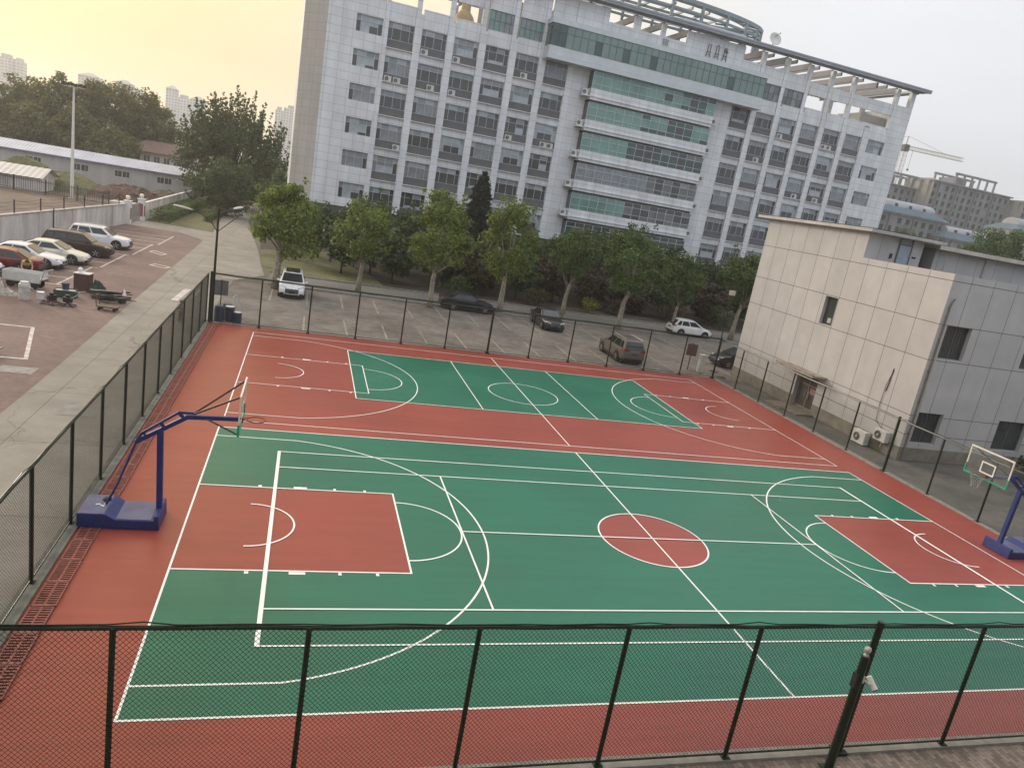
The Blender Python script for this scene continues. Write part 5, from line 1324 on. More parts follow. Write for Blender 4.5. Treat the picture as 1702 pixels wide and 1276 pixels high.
    b = MB(); b.box(-L + .2, L - .2, -W * .86, W * .86, .12, .32); b.build('underbody_shade', M['trim_black'], root)  # dark box added to deepen the shade beneath the car
    if sunroof:
        zz = k['cab'][5]; b = MB(); b.box(k['cab'][2] + .25, k['cab'][3] - .12, -.5, .5, zz + .012, zz + .03); b.build('sunroof', M['car_glass'], root)
    return root

WHITE = paint('white_car_paint', (0.74, 0.75, 0.77)); PEARL = paint('pearl_white_car_paint', (0.62, 0.60, 0.53))
BROWN = paint('dark_brown_car_paint', (0.04, 0.022, 0.018)); RED = paint('dark_red_car_paint', (0.13, 0.018, 0.014), 0.2)
BLK = paint('black_car_paint', (0.006, 0.007, 0.012)); GREY = paint('charcoal_car_paint', (0.014, 0.015, 0.017)); TAN = paint('tan_car_paint', (0.15, 0.132, 0.11), 0.2)
G1 = 'cars parked against the white wall'; G2 = 'cars parked behind the court'
car('white estate like car parked farthest back along the white wall, nose towards the path', 'suv', WHITE, (-27.95, 48.7), 0.0, G1, rails=True)
car('big dark brown car with silver window trim between the white one and the pearl one', 'suv', BROWN, (-28.1, 43.2), 0.0, G1, rails=True)
car('pearl white sloping back car beside the dark brown one', 'fastback', PEARL, (-28.6, 38.6), 0.02, G1)
car('white saloon with its nose out between the pearl car and the red car', 'saloon', WHITE, (-29.3, 35.8), 0.0, G1)
car('dark red saloon parked tail out among the white cars', 'saloon', RED, (-29.8, 33.05), pi, G1)
car('white saloon cut by the left edge of the photo beside the red saloon', 'saloon', WHITE, (-31.2, 30.5), 0.0, G1)
car('white car with a black grille facing the court beside the broad plane tree', 'suv', WHITE, (-12.35, 37.4), -pi / 2 + .02, G2, rails=True, sunroof=True, plate='black')
car('black saloon parked lengthwise along the kerb behind the court', 'saloon', BLK, (1.75, 40.15), 0.0, G2)
car('charcoal car with a blue plate facing the court, right of the black saloon', 'saloon', GREY, (8.0, 37.2), -pi / 2, G2)
car('brownish tan car showing its tail, parked closest to the far court fence', 'suv', TAN, (10.85, 28.2), pi / 2, G2, rails=True)
car('white hatchback parked lengthwise along the kerb between two plane trees', 'hatchback', WHITE, (23.7, 41.6), 0.0, G2)
car('black car whose front wheel shows past the corner of the cream building', 'hatchback', BLK, (21.35, 29.35), pi, G2)

# ------------------------------------------------------------------ people
def person(label, loc, rot, joints, edges, radii, root_i, skin, clothes, hair):
    """one continuous skinned body; clothes are looser skins over some of its edges"""
    def skinned(name, js, es, rs, m, parent, ri=0):
        me = bpy.data.meshes.new(name); me.from_pydata(js, es, []); me.materials.append(m)
        o = bpy.data.objects.new(name, me); COL.objects.link(o); o.parent = parent
        md = o.modifiers.new('skin', 'SKIN'); md.use_smooth_shade = True
        lay = me.skin_vertices[0].data if me.skin_vertices else None
        if lay:
            for d, r in zip(lay, rs): d.radius = (r, r) if not isinstance(r, tuple) else r
            lay[ri].use_root = True
        sb = o.modifiers.new('subsurf', 'SUBSURF'); sb.levels = 1; sb.render_levels = 1
        return o
    root = thing('person', label, 'person', loc, rot)
    skinned('body', joints, edges, radii, skin, root, root_i)
    for nm, idx, scale, m in clothes:
        mp = {j: i for i, j in enumerate(idx)}
        es = [(mp[a], mp[b_]) for a, b_ in edges if a in mp and b_ in mp]
        skinned(nm, [joints[j] for j in idx], es, [tuple(q * scale for q in radii[j]) if isinstance(radii[j], tuple) else radii[j] * scale + .012 for j in idx], m, root, 0)
    h = MB(); hc = joints[hair[0]]
    h.lathe([(0.02, .115), (.07, .10), (.10, .055), (.108, 0.0), (.10, -.03), (0.05, -.035)], 14, (hc[0] - .012, hc[1], hc[2] + .03)); h.build('hair', M['black'], root, smooth=True)
    return root
SKIN = mat('skin', (0.42, 0.25, 0.18), 0.6, 0.05, 5)
def hand(js, es, rs, wrist, d, side):
    """palm, four fingers of unequal length and a thumb leaving its side"""
    w = Vector(js[wrist]); d = Vector(d).normalized(); s = Vector(side).normalized()
    p = len(js); js.append(tuple(w + d * .075)); es.append((wrist, p)); rs.append(.03)
    for k, ln in enumerate((.065, .08, .075, .055)):
        a = len(js); off = s * (.03 - .02 * k)
        js.append(tuple(w + d * .10 + off)); rs.append(.010); es.append((p, a))
        js.append(tuple(w + d * (.10 + ln * .6) + off)); rs.append(.009); es.append((a, a + 1))
        js.append(tuple(w + d * (.10 + ln) + off * .9 + Vector((0.012, 0, 0)))); rs.append(.008); es.append((a + 1, a + 2))
    a = len(js); js.append(tuple(w + d * .055 + s * .05)); rs.append(.011); es.append((p, a)); js.append(tuple(w + d * .09 + s * .06)); rs.append(.009); es.append((a, a + 1))
# standing / walking figure facing +x
def walker(sc=1.0):
    J = [(0, 0, .93), (0, 0, 1.12), (0.01, 0, 1.36), (0.02, 0, 1.47), (0.03, 0, 1.56), (0.035, 0, 1.66), (0.03, 0, 1.73),
         (0, .09, .90), (.13, .10, .50), (.08, .10, .09), (.22, .10, .05), (0, -.09, .90), (-.02, -.10, .50), (-.22, -.10, .12), (-.11, -.10, .05),
         (.0, .19, 1.40), (-.10, .24, 1.13), (-.02, .25, .90), (.0, -.19, 1.40), (.06, -.24, 1.13), (.22, -.24, .95),
         (.135, 0, 1.635), (.05, .085, 1.65), (.05, -.085, 1.65)]
    E = [(0, 1), (1, 2), (2, 3), (3, 4), (4, 5), (5, 6), (0, 7), (7, 8), (8, 9), (9, 10), (0, 11), (11, 12), (12, 13), (13, 14), (2, 15), (15, 16), (16, 17), (2, 18), (18, 19), (19, 20), (5, 21), (5, 22), (5, 23)]
    Rr = [(.14, .10), (.13, .095), (.16, .10), .06, .065, .09, .075, .085, .06, .042, .035, .085, .06, .042, .035, .06, .042, .03, .06, .042, .03, .018, .015, .015]
    hand(J, E, Rr, 17, (0.1, 0, -1), (1, 0, 0)); hand(J, E, Rr, 20, (.5, 0, -.8), (1, 0, .5))
    J = [tuple(c * sc for c in j) for j in J]; Rr = [tuple(c * sc for c in r) if isinstance(r, tuple) else r * sc for r in Rr]
    return J, E, Rr
J, E, Rr = walker(0.72)
person('person in a grey blue top and dark red trousers walking behind the left fence', (-17.85, 23.4, 0), radians(100), J, E, Rr, 0, SKIN,
       [('shirt', [0, 1, 2, 15, 16, 18, 19], 1.12, mat('grey_blue_cloth', (0.17, 0.20, 0.26), 0.9, 0.1, 6)), ('trousers', [0, 7, 8, 9, 11, 12, 13], 1.12, mat('dark_red_cloth', (0.13, 0.06, 0.055), 0.9, 0.1, 6))], (5,))
# bending figure facing +x
J = [(0, 0, .92), (.14, 0, 1.08), (.36, 0, 1.20), (.45, 0, 1.21), (.53, 0, 1.20), (.62, 0, 1.19), (.69, 0, 1.21), (0, .10, .88), (.06, .12, .48), (-.04, .12, .09), (.12, .12, .05), (0, -.10, .88), (.02, -.12, .48), (-.10, -.12, .09), (.05, -.12, .05),
     (.35, .19, 1.17), (.42, .25, .92), (.62, .20, .80), (.35, -.19, 1.17), (.44, -.25, .90), (.64, -.18, .80), (.65, 0, 1.09), (.60, .085, 1.19), (.60, -.085, 1.19)]
E = [(0, 1), (1, 2), (2, 3), (3, 4), (4, 5), (5, 6), (0, 7), (7, 8), (8, 9), (9, 10), (0, 11), (11, 12), (12, 13), (13, 14), (2, 15), (15, 16), (16, 17), (2, 18), (18, 19), (19, 20), (5, 21), (5, 22), (5, 23)]
Rr = [(.15, .11), (.14, .11), (.17, .12), .06, .065, .09, .075, .09, .065, .045, .038, .09, .065, .045, .038, .065, .045, .032, .065, .045, .032, .018, .015, .015]
hand(J, E, Rr, 17, (.8, 0, -.4), (0, -1, 0)); hand(J, E, Rr, 20, (.8, 0, -.4), (0, 1, 0))
pv = person('person in a yellow vest bending over the white handcart by the red saloon', (-27.35, 29.9, 0), radians(-70), J, E, Rr, 0, SKIN,
       [('vest', [0, 1, 2, 15, 18], 1.42, mat('yellow_vest_cloth', (0.50, 0.42, 0.08), 0.8, 0.15, 5)), ('trousers', [0, 7, 8, 9, 11, 12, 13], 1.12, mat('dark_trousers_cloth', (0.035, 0.035, 0.045), 0.9, 0.1, 6))], (5,))
pv.scale = (1.1, 1.1, 1.1)

# ------------------------------------------------------------------ street furniture round the court
sl = thing('street_lamp', 'dark double armed street lamp at the far left corner of the court', 'street lamp', (-16.45, 24.86, 0))
b = MB(); b.tube([(0, 0, 0), (0, 0, 3.0), (0, 0, 6.38)], [.085, .07, .055], 10); b.lathe([(.06, 6.36), (.075, 6.38), (.075, 6.44), (0, 6.47)], 10); b.build('pole', M['fence_green'], sl)
for (dx, dy), z0, mid in (((-2.25, -.3), 5.15, True), ((0.8, 1.6), 6.2, False)):
    L = sqrt(dx * dx + dy * dy); ux, uy = dx / L, dy / L
    b = MB()
    if mid: b.tube([(0, 0, z0), (ux * .35, uy * .35, z0 + .5), (ux * .8, uy * .8, z0 + .82), (ux * 1.35, uy * 1.35, z0 + .98)], .028, 8); hz0 = z0 + .98; st = 1.3
    else:
        b.tube([(0, 0, z0 - .05), (ux * 1.5, uy * 1.5, z0 + .25)], .028, 8); b.tube([(0, 0, z0 - 1.05), (ux * 2.3, uy * 2.3, z0 - .05)], .028, 8); hz0 = z0 + .2; st = 1.4
    arm = b.build('arm', M['fence_green'], sl)
    b = MB(); prof = [(0, .05), (.12, .10), (.5, .15), (.85, .13), (1.0, .05)]
    px, py = -uy, ux
    vs = []; n = 8
    for t, w_ in prof:
        for k in range(n):
            a = 2 * pi * k / n; c0 = (ux * (st + t), uy * (st + t), hz0 + .02 + .12 * t); zz = sin(a) * w_ * (.55 if sin(a) > 0 else .35)
            vs.append((c0[0] + px * cos(a) * w_, c0[1] + py * cos(a) * w_, c0[2] + zz))
    fs = [(i * n + k, i * n + (k + 1) % n, (i + 1) * n + (k + 1) % n, (i + 1) * n + k) for i in range(len(prof) - 1) for k in range(n)] + [tuple(range(n)), tuple(len(prof) * n - n + k for k in range(n))]
    b.add(vs, fs); b.build('lamp_head', mat('lamp_head_grey', (0.46, 0.45, 0.43), 0.4, .08, 3), arm, smooth=True)

cp = thing('camera_post', 'dark post with a silver cap and a white security camera outside the nearest fence', 'camera post', (-0.70, -9.62, 0))
b = MB(); b.lathe([(.085, 0), (.08, 2.62), (.0, 2.62)], 14); b.box(-.14, .14, -.14, .14, 0, .02); b.build('post', M['fence_green'], cp)
b = MB(); b.lathe([(.05, 2.62), (.055, 2.66), (.03, 2.68), (.035, 2.70), (.06, 2.73), (.068, 2.775), (.05, 2.82), (0, 2.835)], 16); b.build('cap', M['steel'], cp, smooth=True)
b = MB(); b.box(.03, .10, -.06, .06, 2.06, 2.2); b.tube([(.09, 0, 2.13), (.22, -.02, 2.04), (.32, -.04, 1.98)], .02, 8); br = b.build('bracket', M['ac_white'], cp)
b = MB(); b.tube([(.30, .06, 2.12), (.38, -.10, 1.94)], .055, 12); cm = b.build('camera', M['white_paint'], br)
b = MB(); b.tube([(.378, -.096, 1.945), (.386, -.112, 1.927)], .047, 12); b.build('lens', M['black'], cm)
b = MB(); b.tube([(.07, 0, 2.2), (.15, -.03, 2.34), (.13, .03, 2.5), (.05, .02, 2.55)], .012, 6); b.build('cable', M['black'], cp)
b = MB(); b.box(-.11, -.06, -.06, .06, 1.95, 2.25); b.build('junction_box', M['dark_steel'], cp)

sg = thing('sign_board', 'blank back of a dark notice board behind the blue barrels', 'sign', (-16.2, 26.7, 0), 0.12)
b = MB(); b.tube([(0, 0, 0), (0, 0, 2.2)], .03, 8); b.build('post', M['dark_steel'], sg)
b = MB(); b.box(-.55, .38, .02, .05, 1.25, 2.15); b.build('board', mat('board_back_grey', (0.13, 0.13, 0.125), .6, .15, 3), sg)
sg = thing('sign_board', 'reddish notice board on a post behind the far right corner of the court', 'sign', (15.6, 26.6, 0), -0.2)
b = MB(); b.tube([(0, 0, 0), (0, 0, 2.0)], .03, 8); b.build('post', M['dark_steel'], sg)
b = MB(); b.box(-.38, .38, -.05, -.02, 1.05, 1.9); b.build('board', mat('faded_red_board', (0.11, 0.062, 0.058), .6, .2, 2), sg)
b = MB(); b.box(16.15, 16.55, 26.0, 26.35, 0.0, 1.25); b.box(16.12, 16.58, 25.97, 26.38, 1.252, 1.3)
tag(b.build('utility_box', M['ac_white'], bevel=.012), 'pale upright utility box behind the far right corner post of the court', 'utility box')
fb = thing('floodlight', 'pale boxy floodlight on a slim post beside the left edge of the cream building', 'floodlight', (22.2, 33.6, 0))
b = MB(); b.tube([(0, 0, 0), (0, 0, 5.1)], .04, 8); b.build('post', M['dark_steel'], fb)
b = MB(); b.box(-.22, .22, -.15, .15, 5.1, 5.48); b.build('lamp_box', mat('floodlight_casing', (.55, .48, .45), .5, .1, 3), fb, bevel=.02)
# blue barrels and the folding ladder in the corner outside the court
BB = mat('blue_plastic', (.03, .043, .085), .45, .15, 4)
for i, (x, y, r, h, lab) in enumerate([(-16.1, 25.35, .28, .85, 'blue barrel nearest the corner fence post'), (-15.55, 25.6, .28, .85, 'blue barrel with a white lid, right of the sign post'), (-15.1, 25.4, .24, .6, 'shorter blue drum at the right end of the barrels'), (-15.75, 26.2, .28, .85, 'blue barrel standing behind the other barrels')]):
    t = thing('barrel', lab, 'barrel', (x, y, 0), 0, 'blue barrels at the far left corner of the court')
    b = MB(); b.lathe([(r * .9, 0), (r, .05), (r, h * .33), (r * 1.03, h * .35), (r, h * .37), (r, h * .66), (r * 1.03, h * .68), (r, h * .7), (r, h * .94), (r * .92, h)], 16); b.build('drum', BB, t, smooth=False)
    b = MB(); b.lathe([(r * .9, h), (r * .9, h + .03), (r * .3, h + .04), (0, h + .04)], 16); b.build('lid', M['white_paint'] if i in (1, 2) else BB, t)
ld = thing('folding_ladder', 'white folding ladder standing open behind the blue barrels', 'ladder', (-15.4, 27.0, 0), .2)
for s in (-1, 1):
    b = MB()
    for q in (-.22, .22): b.bar((s * .42, q, 0), (s * .05, q * .7, 1.35), .05)
    for k in range(5): t_ = (k + .7) / 5.5; b.bar((s * (.42 - .37 * t_), -.22 + .06 * t_, 1.35 * t_), (s * (.42 - .37 * t_), .22 - .06 * t_, 1.35 * t_), .035)
    b.build('side', M['ac_white'], ld)

# ------------------------------------------------------------------ white wall, gate and yard on the left
wl0, wl1 = Vector((-34.9, 31.0, 0)), Vector((-30.15, 67.2, 0)); d = (wl1 - wl0); Lw = d.length; ang = atan2(d.y, d.x)
bw = thing('boundary_wall', 'stained white wall with shallow piers behind the parked cars', 'wall', wl0, ang)
b = MB(); b.box(0, Lw, -.12, .12, 0, 2.05); b.build('wall', M['old_white_wall'], bw)
for i in range(int(Lw / 3.0) + 1): b = MB(); b.box(i * 3.0 - .16, i * 3.0 + .16, -.17, .17, 0, 2.08); b.build('pier', M['old_white_wall'], bw)
b = MB(); b.box(-.1, Lw, -.2, .2, 2.085, 2.14); b.build('coping', mat('wall_coping', (.42, .39, .36), .85, .2, 2), bw)
pf = thing('wire_fence', 'thin dark posts and sagging wires on top of the white wall', 'fence', wl0, ang)
for i in range(9): b = MB(); b.bar((2 + i * 4.1, 0, 2.14), (2 + i * 4.1, 0, 3.15), .07); b.build('post', M['dark_steel'], pf)
b = MB()
for z in (2.5, 2.8, 3.05):
    b.tube([(2 + k * 1.025, 0, z - (.12 if k % 4 == 2 else .09 if k % 2 else 0)) for k in range(33)], .012, 4)
b.build('wire', M['dark_steel'], pf)
b = MB(); b.tube([(20.2, -.2, 0), (20.2, -.2, 2.3)], .05, 8); tag(b.build('drain_pipe', M['dark_steel'], loc=wl0, rot=ang), 'dark upright pipe against the white wall behind the brown car', 'pipe')
gt = thing('gate', 'barred gate with two white piers and ball lamps at the end of the white wall', 'gate', (-30.0, 67.5, 0), radians(86))
for x in (0.15, 5.1):
    b = MB(); b.box(x - .32, x + .32, -.32, .32, 0, 2.35); b.box(x - .38, x + .38, -.38, .38, 2.352, 2.45); p = b.build('pier', M['white_paint'], gt)
    b = MB(); b.lathe([(.06, 2.45), (.06, 2.52), (.2, 2.6), (.24, 2.75), (.2, 2.9), (.08, 2.98), (0, 2.985)], 14, (x, 0, 0)); b.build('ball_lamp', mat('opal_ball', (.75, .70, .55), .3, .05, 3), p, smooth=True)
    b = MB(); xx = x + (.325 if x < 1 else -.325); b.box(xx - .003, xx + .003, -.25, .25, .5, 1.9); b.box(x - .25, x + .25, -.325, -.322, .5, 1.7); b.build('red_panel', mat('faded_red_panel', (.26, .09, .09), .6, .15, 4), p)
b = MB()
for i in range(22): b.bar((.6 + i * .2, 0, .08), (.6 + i * .2, 0, 2.0), .035)
for z in (.1, 1.1, 1.95): b.bar((.47, 0, z), (4.78, 0, z), .05)
b.build('gate_bars', mat('gate_grey', (.22, .21, .22), .5, .1, 3), gt)
gw = thing('garden_wall', 'low white wall running from the gate to the long white shed behind the hedge', 'wall', (-29.6, 73.5, 0), radians(90))
b = MB(); b.box(0, 43.5, -.12, .12, 0, 1.9); b.box(0, 43.5, -.17, .17, 1.902, 1.98); b.build('wall', M['old_white_wall'], gw)
# railing fence across the yard
rl0, rl1 = Vector((-62.0, 91.0, 0)), Vector((-35.5, 83.6, 0)); d = rl1 - rl0; Lr = d.length
rf = thing('railing_fence', 'dark upright bar railing across the bare yard beyond the white wall', 'fence', rl0, atan2(d.y, d.x))
b = MB()
for i in range(int(Lr / .22)): b.bar((i * .22, 0, .15), (i * .22, 0, 1.75), .035)
for z in (.3, 1.5): b.bar((0, 0, z), (Lr, 0, z), .05)
b.build('bars', M['dark_steel'], rf)
for i in range(8): b = MB(); b.bar((i * Lr / 7, 0, 0), (i * Lr / 7, 0, 1.9), .1); b.build('post', M['dark_steel'], rf)
lm = thing('floodlight_mast', 'tall white mast with a small ring of floodlights in the yard beyond the white wall', 'floodlight mast', (-40.4, 86.6, 0))
b = MB(); b.tube([(0, 0, 0), (0, 0, 7), (0, 0, 13.4)], [.24, .17, .10], 12); b.box(-.35, .35, -.35, .35, 0, .08); b.build('mast', mat('mast_white', (.66, .64, .60), .5, .06, 2), lm)
b = MB(); b.bar((-1.2, 0, 13.35), (1.2, 0, 13.35), .09); b.bar((0, -.7, 13.35), (0, .7, 13.35), .09); b.build('cross_arm', M['steel'], lm)
for dx, dy in ((-1.15, 0), (-.65, 0), (1.15, 0), (.65, 0), (0, -.65), (0, .65)):
    b = MB(); b.cbox((dx, dy, 13.62), .38, .32, .30); b.cbox((dx, dy - .17, 13.6), .32, .03, .24); b.build('floodlight', M['dark_steel'], lm)
def corrugated(name, x0, x1, y0, y1, z0, z1, m, parent, pitch=.5):
    b = MB(); n = int((x1 - x0) / pitch)
    vs = []; fs = []
    for i in range(n * 2 + 1):
        x = x0 + (x1 - x0) * i / (2 * n); dz = .06 if i % 2 else 0
        vs += [(x, y0, z0 + dz), (x, y1, z1 + dz), (x, y1, z1 + dz - .05), (x, y0, z0 + dz - .05)]
    for i in range(n * 2):
        a = 4 * i; c = a + 4
        fs += [(a, c, c + 1, a + 1), (a + 3, a + 2, c + 2, c + 3), (a, a + 3, c + 3, c), (a + 1, c + 1, c + 2, a + 2)]
    b.add(vs, fs); return b.build(name, m, parent)
ROOF_W = mat('blueish_white_roof_sheet', (.40, .44, .54), .35, .1, .6, var2=.1)
ls = thing('long_shed', 'very long low white prefabricated shed with a pale roof and small windows, left background', 'shed', (-28.9, 118.2, 0), pi)
W0 = 95
b = MB(); SH = [(u, u + 2.3, 1.65, 2.75) for u in (5.2, 11.6, 17.7, 24.5, 32.4, 39, 45.6, 52, 58.5, 65, 71)]
wall_grid(b, 'y', -.12, .12, 0, W0, 0, 3.45, SH); b.box(0, .12, -7, -.12, 0, 3.6); b.box(W0 - .12, W0, -7, -.12, 0, 3.6); b.box(0, W0, -7.12, -7, 0, 3.45)
b.build('wall', panel_mat('shed_panels', (.44, .43, .42), (.34, .33, .32), 3.6, 9, .03, .04, .6, stain=.15), ls)
for a, c, e, f in SH:
    p = MB(); p.box(a + .002, c - .002, -.07, -.05, e + .002, f - .002); o = p.build('window', M['glass_dark'], ls)
    fr = MB(); fr.box(a, c, -.04, -.02, e, e + .08); fr.box(a, c, -.04, -.02, f - .08, f); fr.box((a + c) / 2 - .06, (a + c) / 2 + .06, -.04, -.02, e + .08, f - .08); fr.box(a, a + .07, -.04, -.02, e + .08, f - .08); fr.box(c - .07, c, -.04, -.02, e + .08, f - .08); fr.box(a + .5, a + .55, -.04, -.02, e + .08, f - .08); fr.box(c - .55, c - .5, -.04, -.02, e + .08, f - .08); fr.build('frame', M['frame_pale'], o)
corrugated('roof', -.5, W0 + .5, .5, -3.6, 3.5, 4.75, ROOF_W, ls); corrugated('roof', -.5, W0 + .5, -3.6, -7.6, 4.75, 3.5, ROOF_W, ls)
b = MB(); b.box(-.5, W0 + .5, .5, .56, 3.36, 3.52); b.build('gutter', mat('shed_gutter_blue', (.16, .2, .34), .5, .1, 2), ls)
b = MB(); b.add([(0, -.12, 3.45), (0, -3.6, 4.68), (0, -7, 3.45)], [(0, 1, 2)]); b.add([(W0, -.12, 3.45), (W0, -3.6, 4.68), (W0, -7, 3.45)], [(0, 1, 2)]); b.build('gable', M['old_white_wall'], ls)
ss = thing('small_shed', 'small shed with a white corrugated roof behind the bar railing at the left edge', 'shed', (-60, 88.5, 0))
b = MB(); b.box(0, 15.4, 0, 6, 0, 1.75); b.add([(15.4, 0, 1.75), (15.4, 6, 1.75), (15.4, 3, 2.75), (15.2, 0, 1.75), (15.2, 6, 1.75), (15.2, 3, 2.75)], [(0, 1, 2), (3, 5, 4), (0, 2, 5, 3), (1, 4, 5, 2)]); b.build('wall', M['old_white_wall'], ss)
RW2 = mat('white_roof_sheet', (.52, .51, .50), .4, .08, .8)
corrugated('roof', -.3, 15.9, -.5, 3, 1.72, 2.85, RW2, ss, .7); corrugated('roof', -.3, 15.9, 3, 6.5, 2.85, 1.72, RW2, ss, .7)
# heaps
def heap(name, label, cat, c, rx, ry, h, m, seed, rough=.25, n=26):
    rg = np.random.default_rng(seed); b = MB(); vs = []; fs = []; nr = 10
    ph = rg.uniform(0, 6, 6)
    for i in range(nr + 1):
        t = i / nr
        for k in range(n):
            a = 2 * pi * k / n
            w_ = (1 - t) * (1 + .18 * sin(2 * a + ph[0]) + .12 * sin(3 * a + ph[1]))
            z = h * (1 - (1 - t) ** 2) * (1 + rough * .5 * sin(3 * a + ph[2]) * (1 - t)) + rg.normal() * rough * .25 * (t < 1)
            vs.append((cos(a) * rx * w_, sin(a) * ry * w_, max(-.05, z) if i else -.05))
    for i in range(nr):
        for k in range(n): fs.append((i * n + k, i * n + (k + 1) % n, (i + 1) * n + (k + 1) % n, (i + 1) * n + k))
    b.add(vs, fs); o = b.build(name, m, loc=c); tag(o, label, cat); return o
NETM = mat('green_brown_dust_net', (.115, .115, .055), .95, .25, 2.5, var2=.2, bump=.5, bscale=6)
heap('covered_mound', 'earth mound under a dull green dust net beside the floodlight mast', 'mound', (-44.0, 98, 0), 5.4, 4.0, 2.5, NETM, 1)
heap('covered_mound', 'netted earth mound farther back, between the small shed roof and the long white shed', 'mound', (-50.8, 103, 0), 4.4, 3.5, 3.3, NETM, 2)
heap('covered_mound', 'dark low mound above the ridge of the small shed at the left', 'mound', (-56.5, 104, 0), 3.2, 2.5, 3.0, mat('dark_net', (.05, .055, .05), .95, .25, 2.5), 3)
RUB = mat('rubble_red_brown', (.11, .07, .056), .95, .35, 1.5, bump=.5, bscale=5, var2=.25)
hp = heap('rubble_heap', 'long heap of red brown rubble to the right of the floodlight mast', 'rubble', (-36.4, 98, 0), 5.6, 4.5, 1.9, RUB, 4, .4)
rr = random.Random(3); b = MB()
for i in range(420):
    a = rr.uniform(0, 2 * pi); t = rr.random() ** .6; s = rr.uniform(.15, .5)
    b.cbox((cos(a) * 5.8 * t, sin(a) * 4.6 * t, 1.75 * (1 - t * t) + rr.uniform(-.05, .2)), s, s * .6, s * .5, rr.uniform(0, pi), mi=rr.choice([0, 0, 1, 2]))
o = b.build('brick_lumps', [RUB, mat('brick_lump', (.26, .13, .10), .9, .2, 3), mat('grey_lump', (.25, .22, .19), .9, .2, 3)], hp); o['kind'] = 'stuff'
heap('rubble_heap', 'low grey brown rubble heap between the red one and the bare little tree', 'rubble', (-33.0, 108, 0), 4.0, 3.0, 1.3, mat('rubble_grey_brown', (.13, .10, .08), .95, .3, 1.5, bump=.5, bscale=5), 5, .4)
b = MB(); b.box(-36.6, -31.0, 88.6, 91.2, -.01, .25); tag(b.build('concrete_slab', mat('pale_slab', (.55, .46, .40), .85, .15, 1)), 'pale concrete slab lying in front of the red brown rubble', 'slab')
# red roofed house among the trees
rh = thing('red_roofed_house', 'small house with a faded red tiled roof among the hazy trees', 'house', (-45.6, 141, 0), .05)
b = MB(); b.box(0, 11.5, 0, 7, 0, 5.9); b.build('wall', mat('house_wall', (.40, .34, .30), .8, .1, 2), rh)
b = MB(); b.add([(-.6, -.6, 5.9), (12.1, -.6, 5.9), (12.1, 7.6, 5.9), (-.6, 7.6, 5.9), (2.4, 3.5, 8.0), (9, 3.5, 8.0)], [(0, 1, 5, 4), (1, 2, 5), (2, 3, 4, 5), (3, 0, 4), (0, 3, 2, 1)]); b.build('roof', mat('faded_red_tiles', (.17, .105, .09), .8, .2, 2), rh)
for z in (1.2, 3.9):
    for i in range(6): b = MB(); b.box(.9 + i * 1.75, 1.9 + i * 1.75, -.04, -.002, z, z + 1.3); o = b.build('window', M['glass_dark'], rh); f = MB(); f.box(.85 + i * 1.75, 1.95 + i * 1.75, -.08, -.042, z - .1, z); f.box(1.37 + i * 1.75, 1.43 + i * 1.75, -.07, -.042, z, z + 1.3); f.build('frame', M['frame_pale'], o)
b = MB(); b.box(-.3, 11.8, -.9, 0, 2.95, 3.2); b.build('balcony', M['ac_white'], rh)

# ------------------------------------------------------------------ work clutter on the brown parking ground
ct = thing('handcart', 'white box handcart with a pale tail frame in front of the yellow vest person', 'handcart', (-26.95, 28.5, 0), -.15)
b = MB(); b.box(-1.0, 1.0, -.45, .45, .55, .62); b.box(-1.0, 1.0, -.48, -.45, .45, .95); b.box(-1.0, 1.0, .45, .48, .45, .95); b.box(-1.03, -1.0, -.45, .45, .5, .95); b.build('box', M['ac_white'], ct)
b = MB()
for y in (-.5, .5): b.bar((1.0, y, .4), (1.25, y, 1.15), .05); b.bar((-1, y, .42), (1.0, y, .42), .06)
b.bar((1.25, -.5, 1.15), (1.25, .5, 1.15), .05); b.bar((1.12, -.5, .78), (1.12, .5, .78), .04); b.build('tail_frame', M['steel'], ct)
for x in (-.6, .6):
    for s in (-1, 1): b = MB(); b.lathe([(.17, -.04), (.24, -.05), (.26, 0), (.24, .05), (.17, .04)], 16, (0, 0, 0), 'y'); o = b.build('wheel', M['tyre'], ct); o.location = (x, s * .4, .26)
def lumpy_cloth(name, label, cat, loc, sx, sy, h, m, seed):
    return heap(name, label, cat, loc, sx, sy, h, m, seed, .3, 20)
CL = mat('speckled_cloth', (.40, .36, .31), .9, .5, 9, tint=(.62, .59, .54))
lumpy_cloth('draped_pile', 'tall pile under a pale speckled cloth at the left edge beside the white handcart', 'covered pile', (-28.6, 27.2, 0), .95, .8, 1.75, CL, 11)
lumpy_cloth('cloth_heap', 'flat speckled cloth spread on the ground in front of the draped pile', 'cloth', (-27.35, 25.9, 0), .8, .45, .28, CL, 12)
dm = thing('paint_drum', 'tall white paint drum standing in front of the white handcart', 'drum', (-25.95, 25.2, 0))
b = MB(); b.lathe([(.26, 0), (.27, .03), (.27, .7), (.285, .72), (.285, .76), (.27, .78), (.27, .86), (.2, .9)], 18); b.build('drum', mat('grubby_white_plastic', (.46, .45, .42), .6, .25, 4), dm)
b = MB(); b.lathe([(.21, .9), (.21, .98), (.0, .99)], 16); b.build('lid', M['ac_white'], dm)
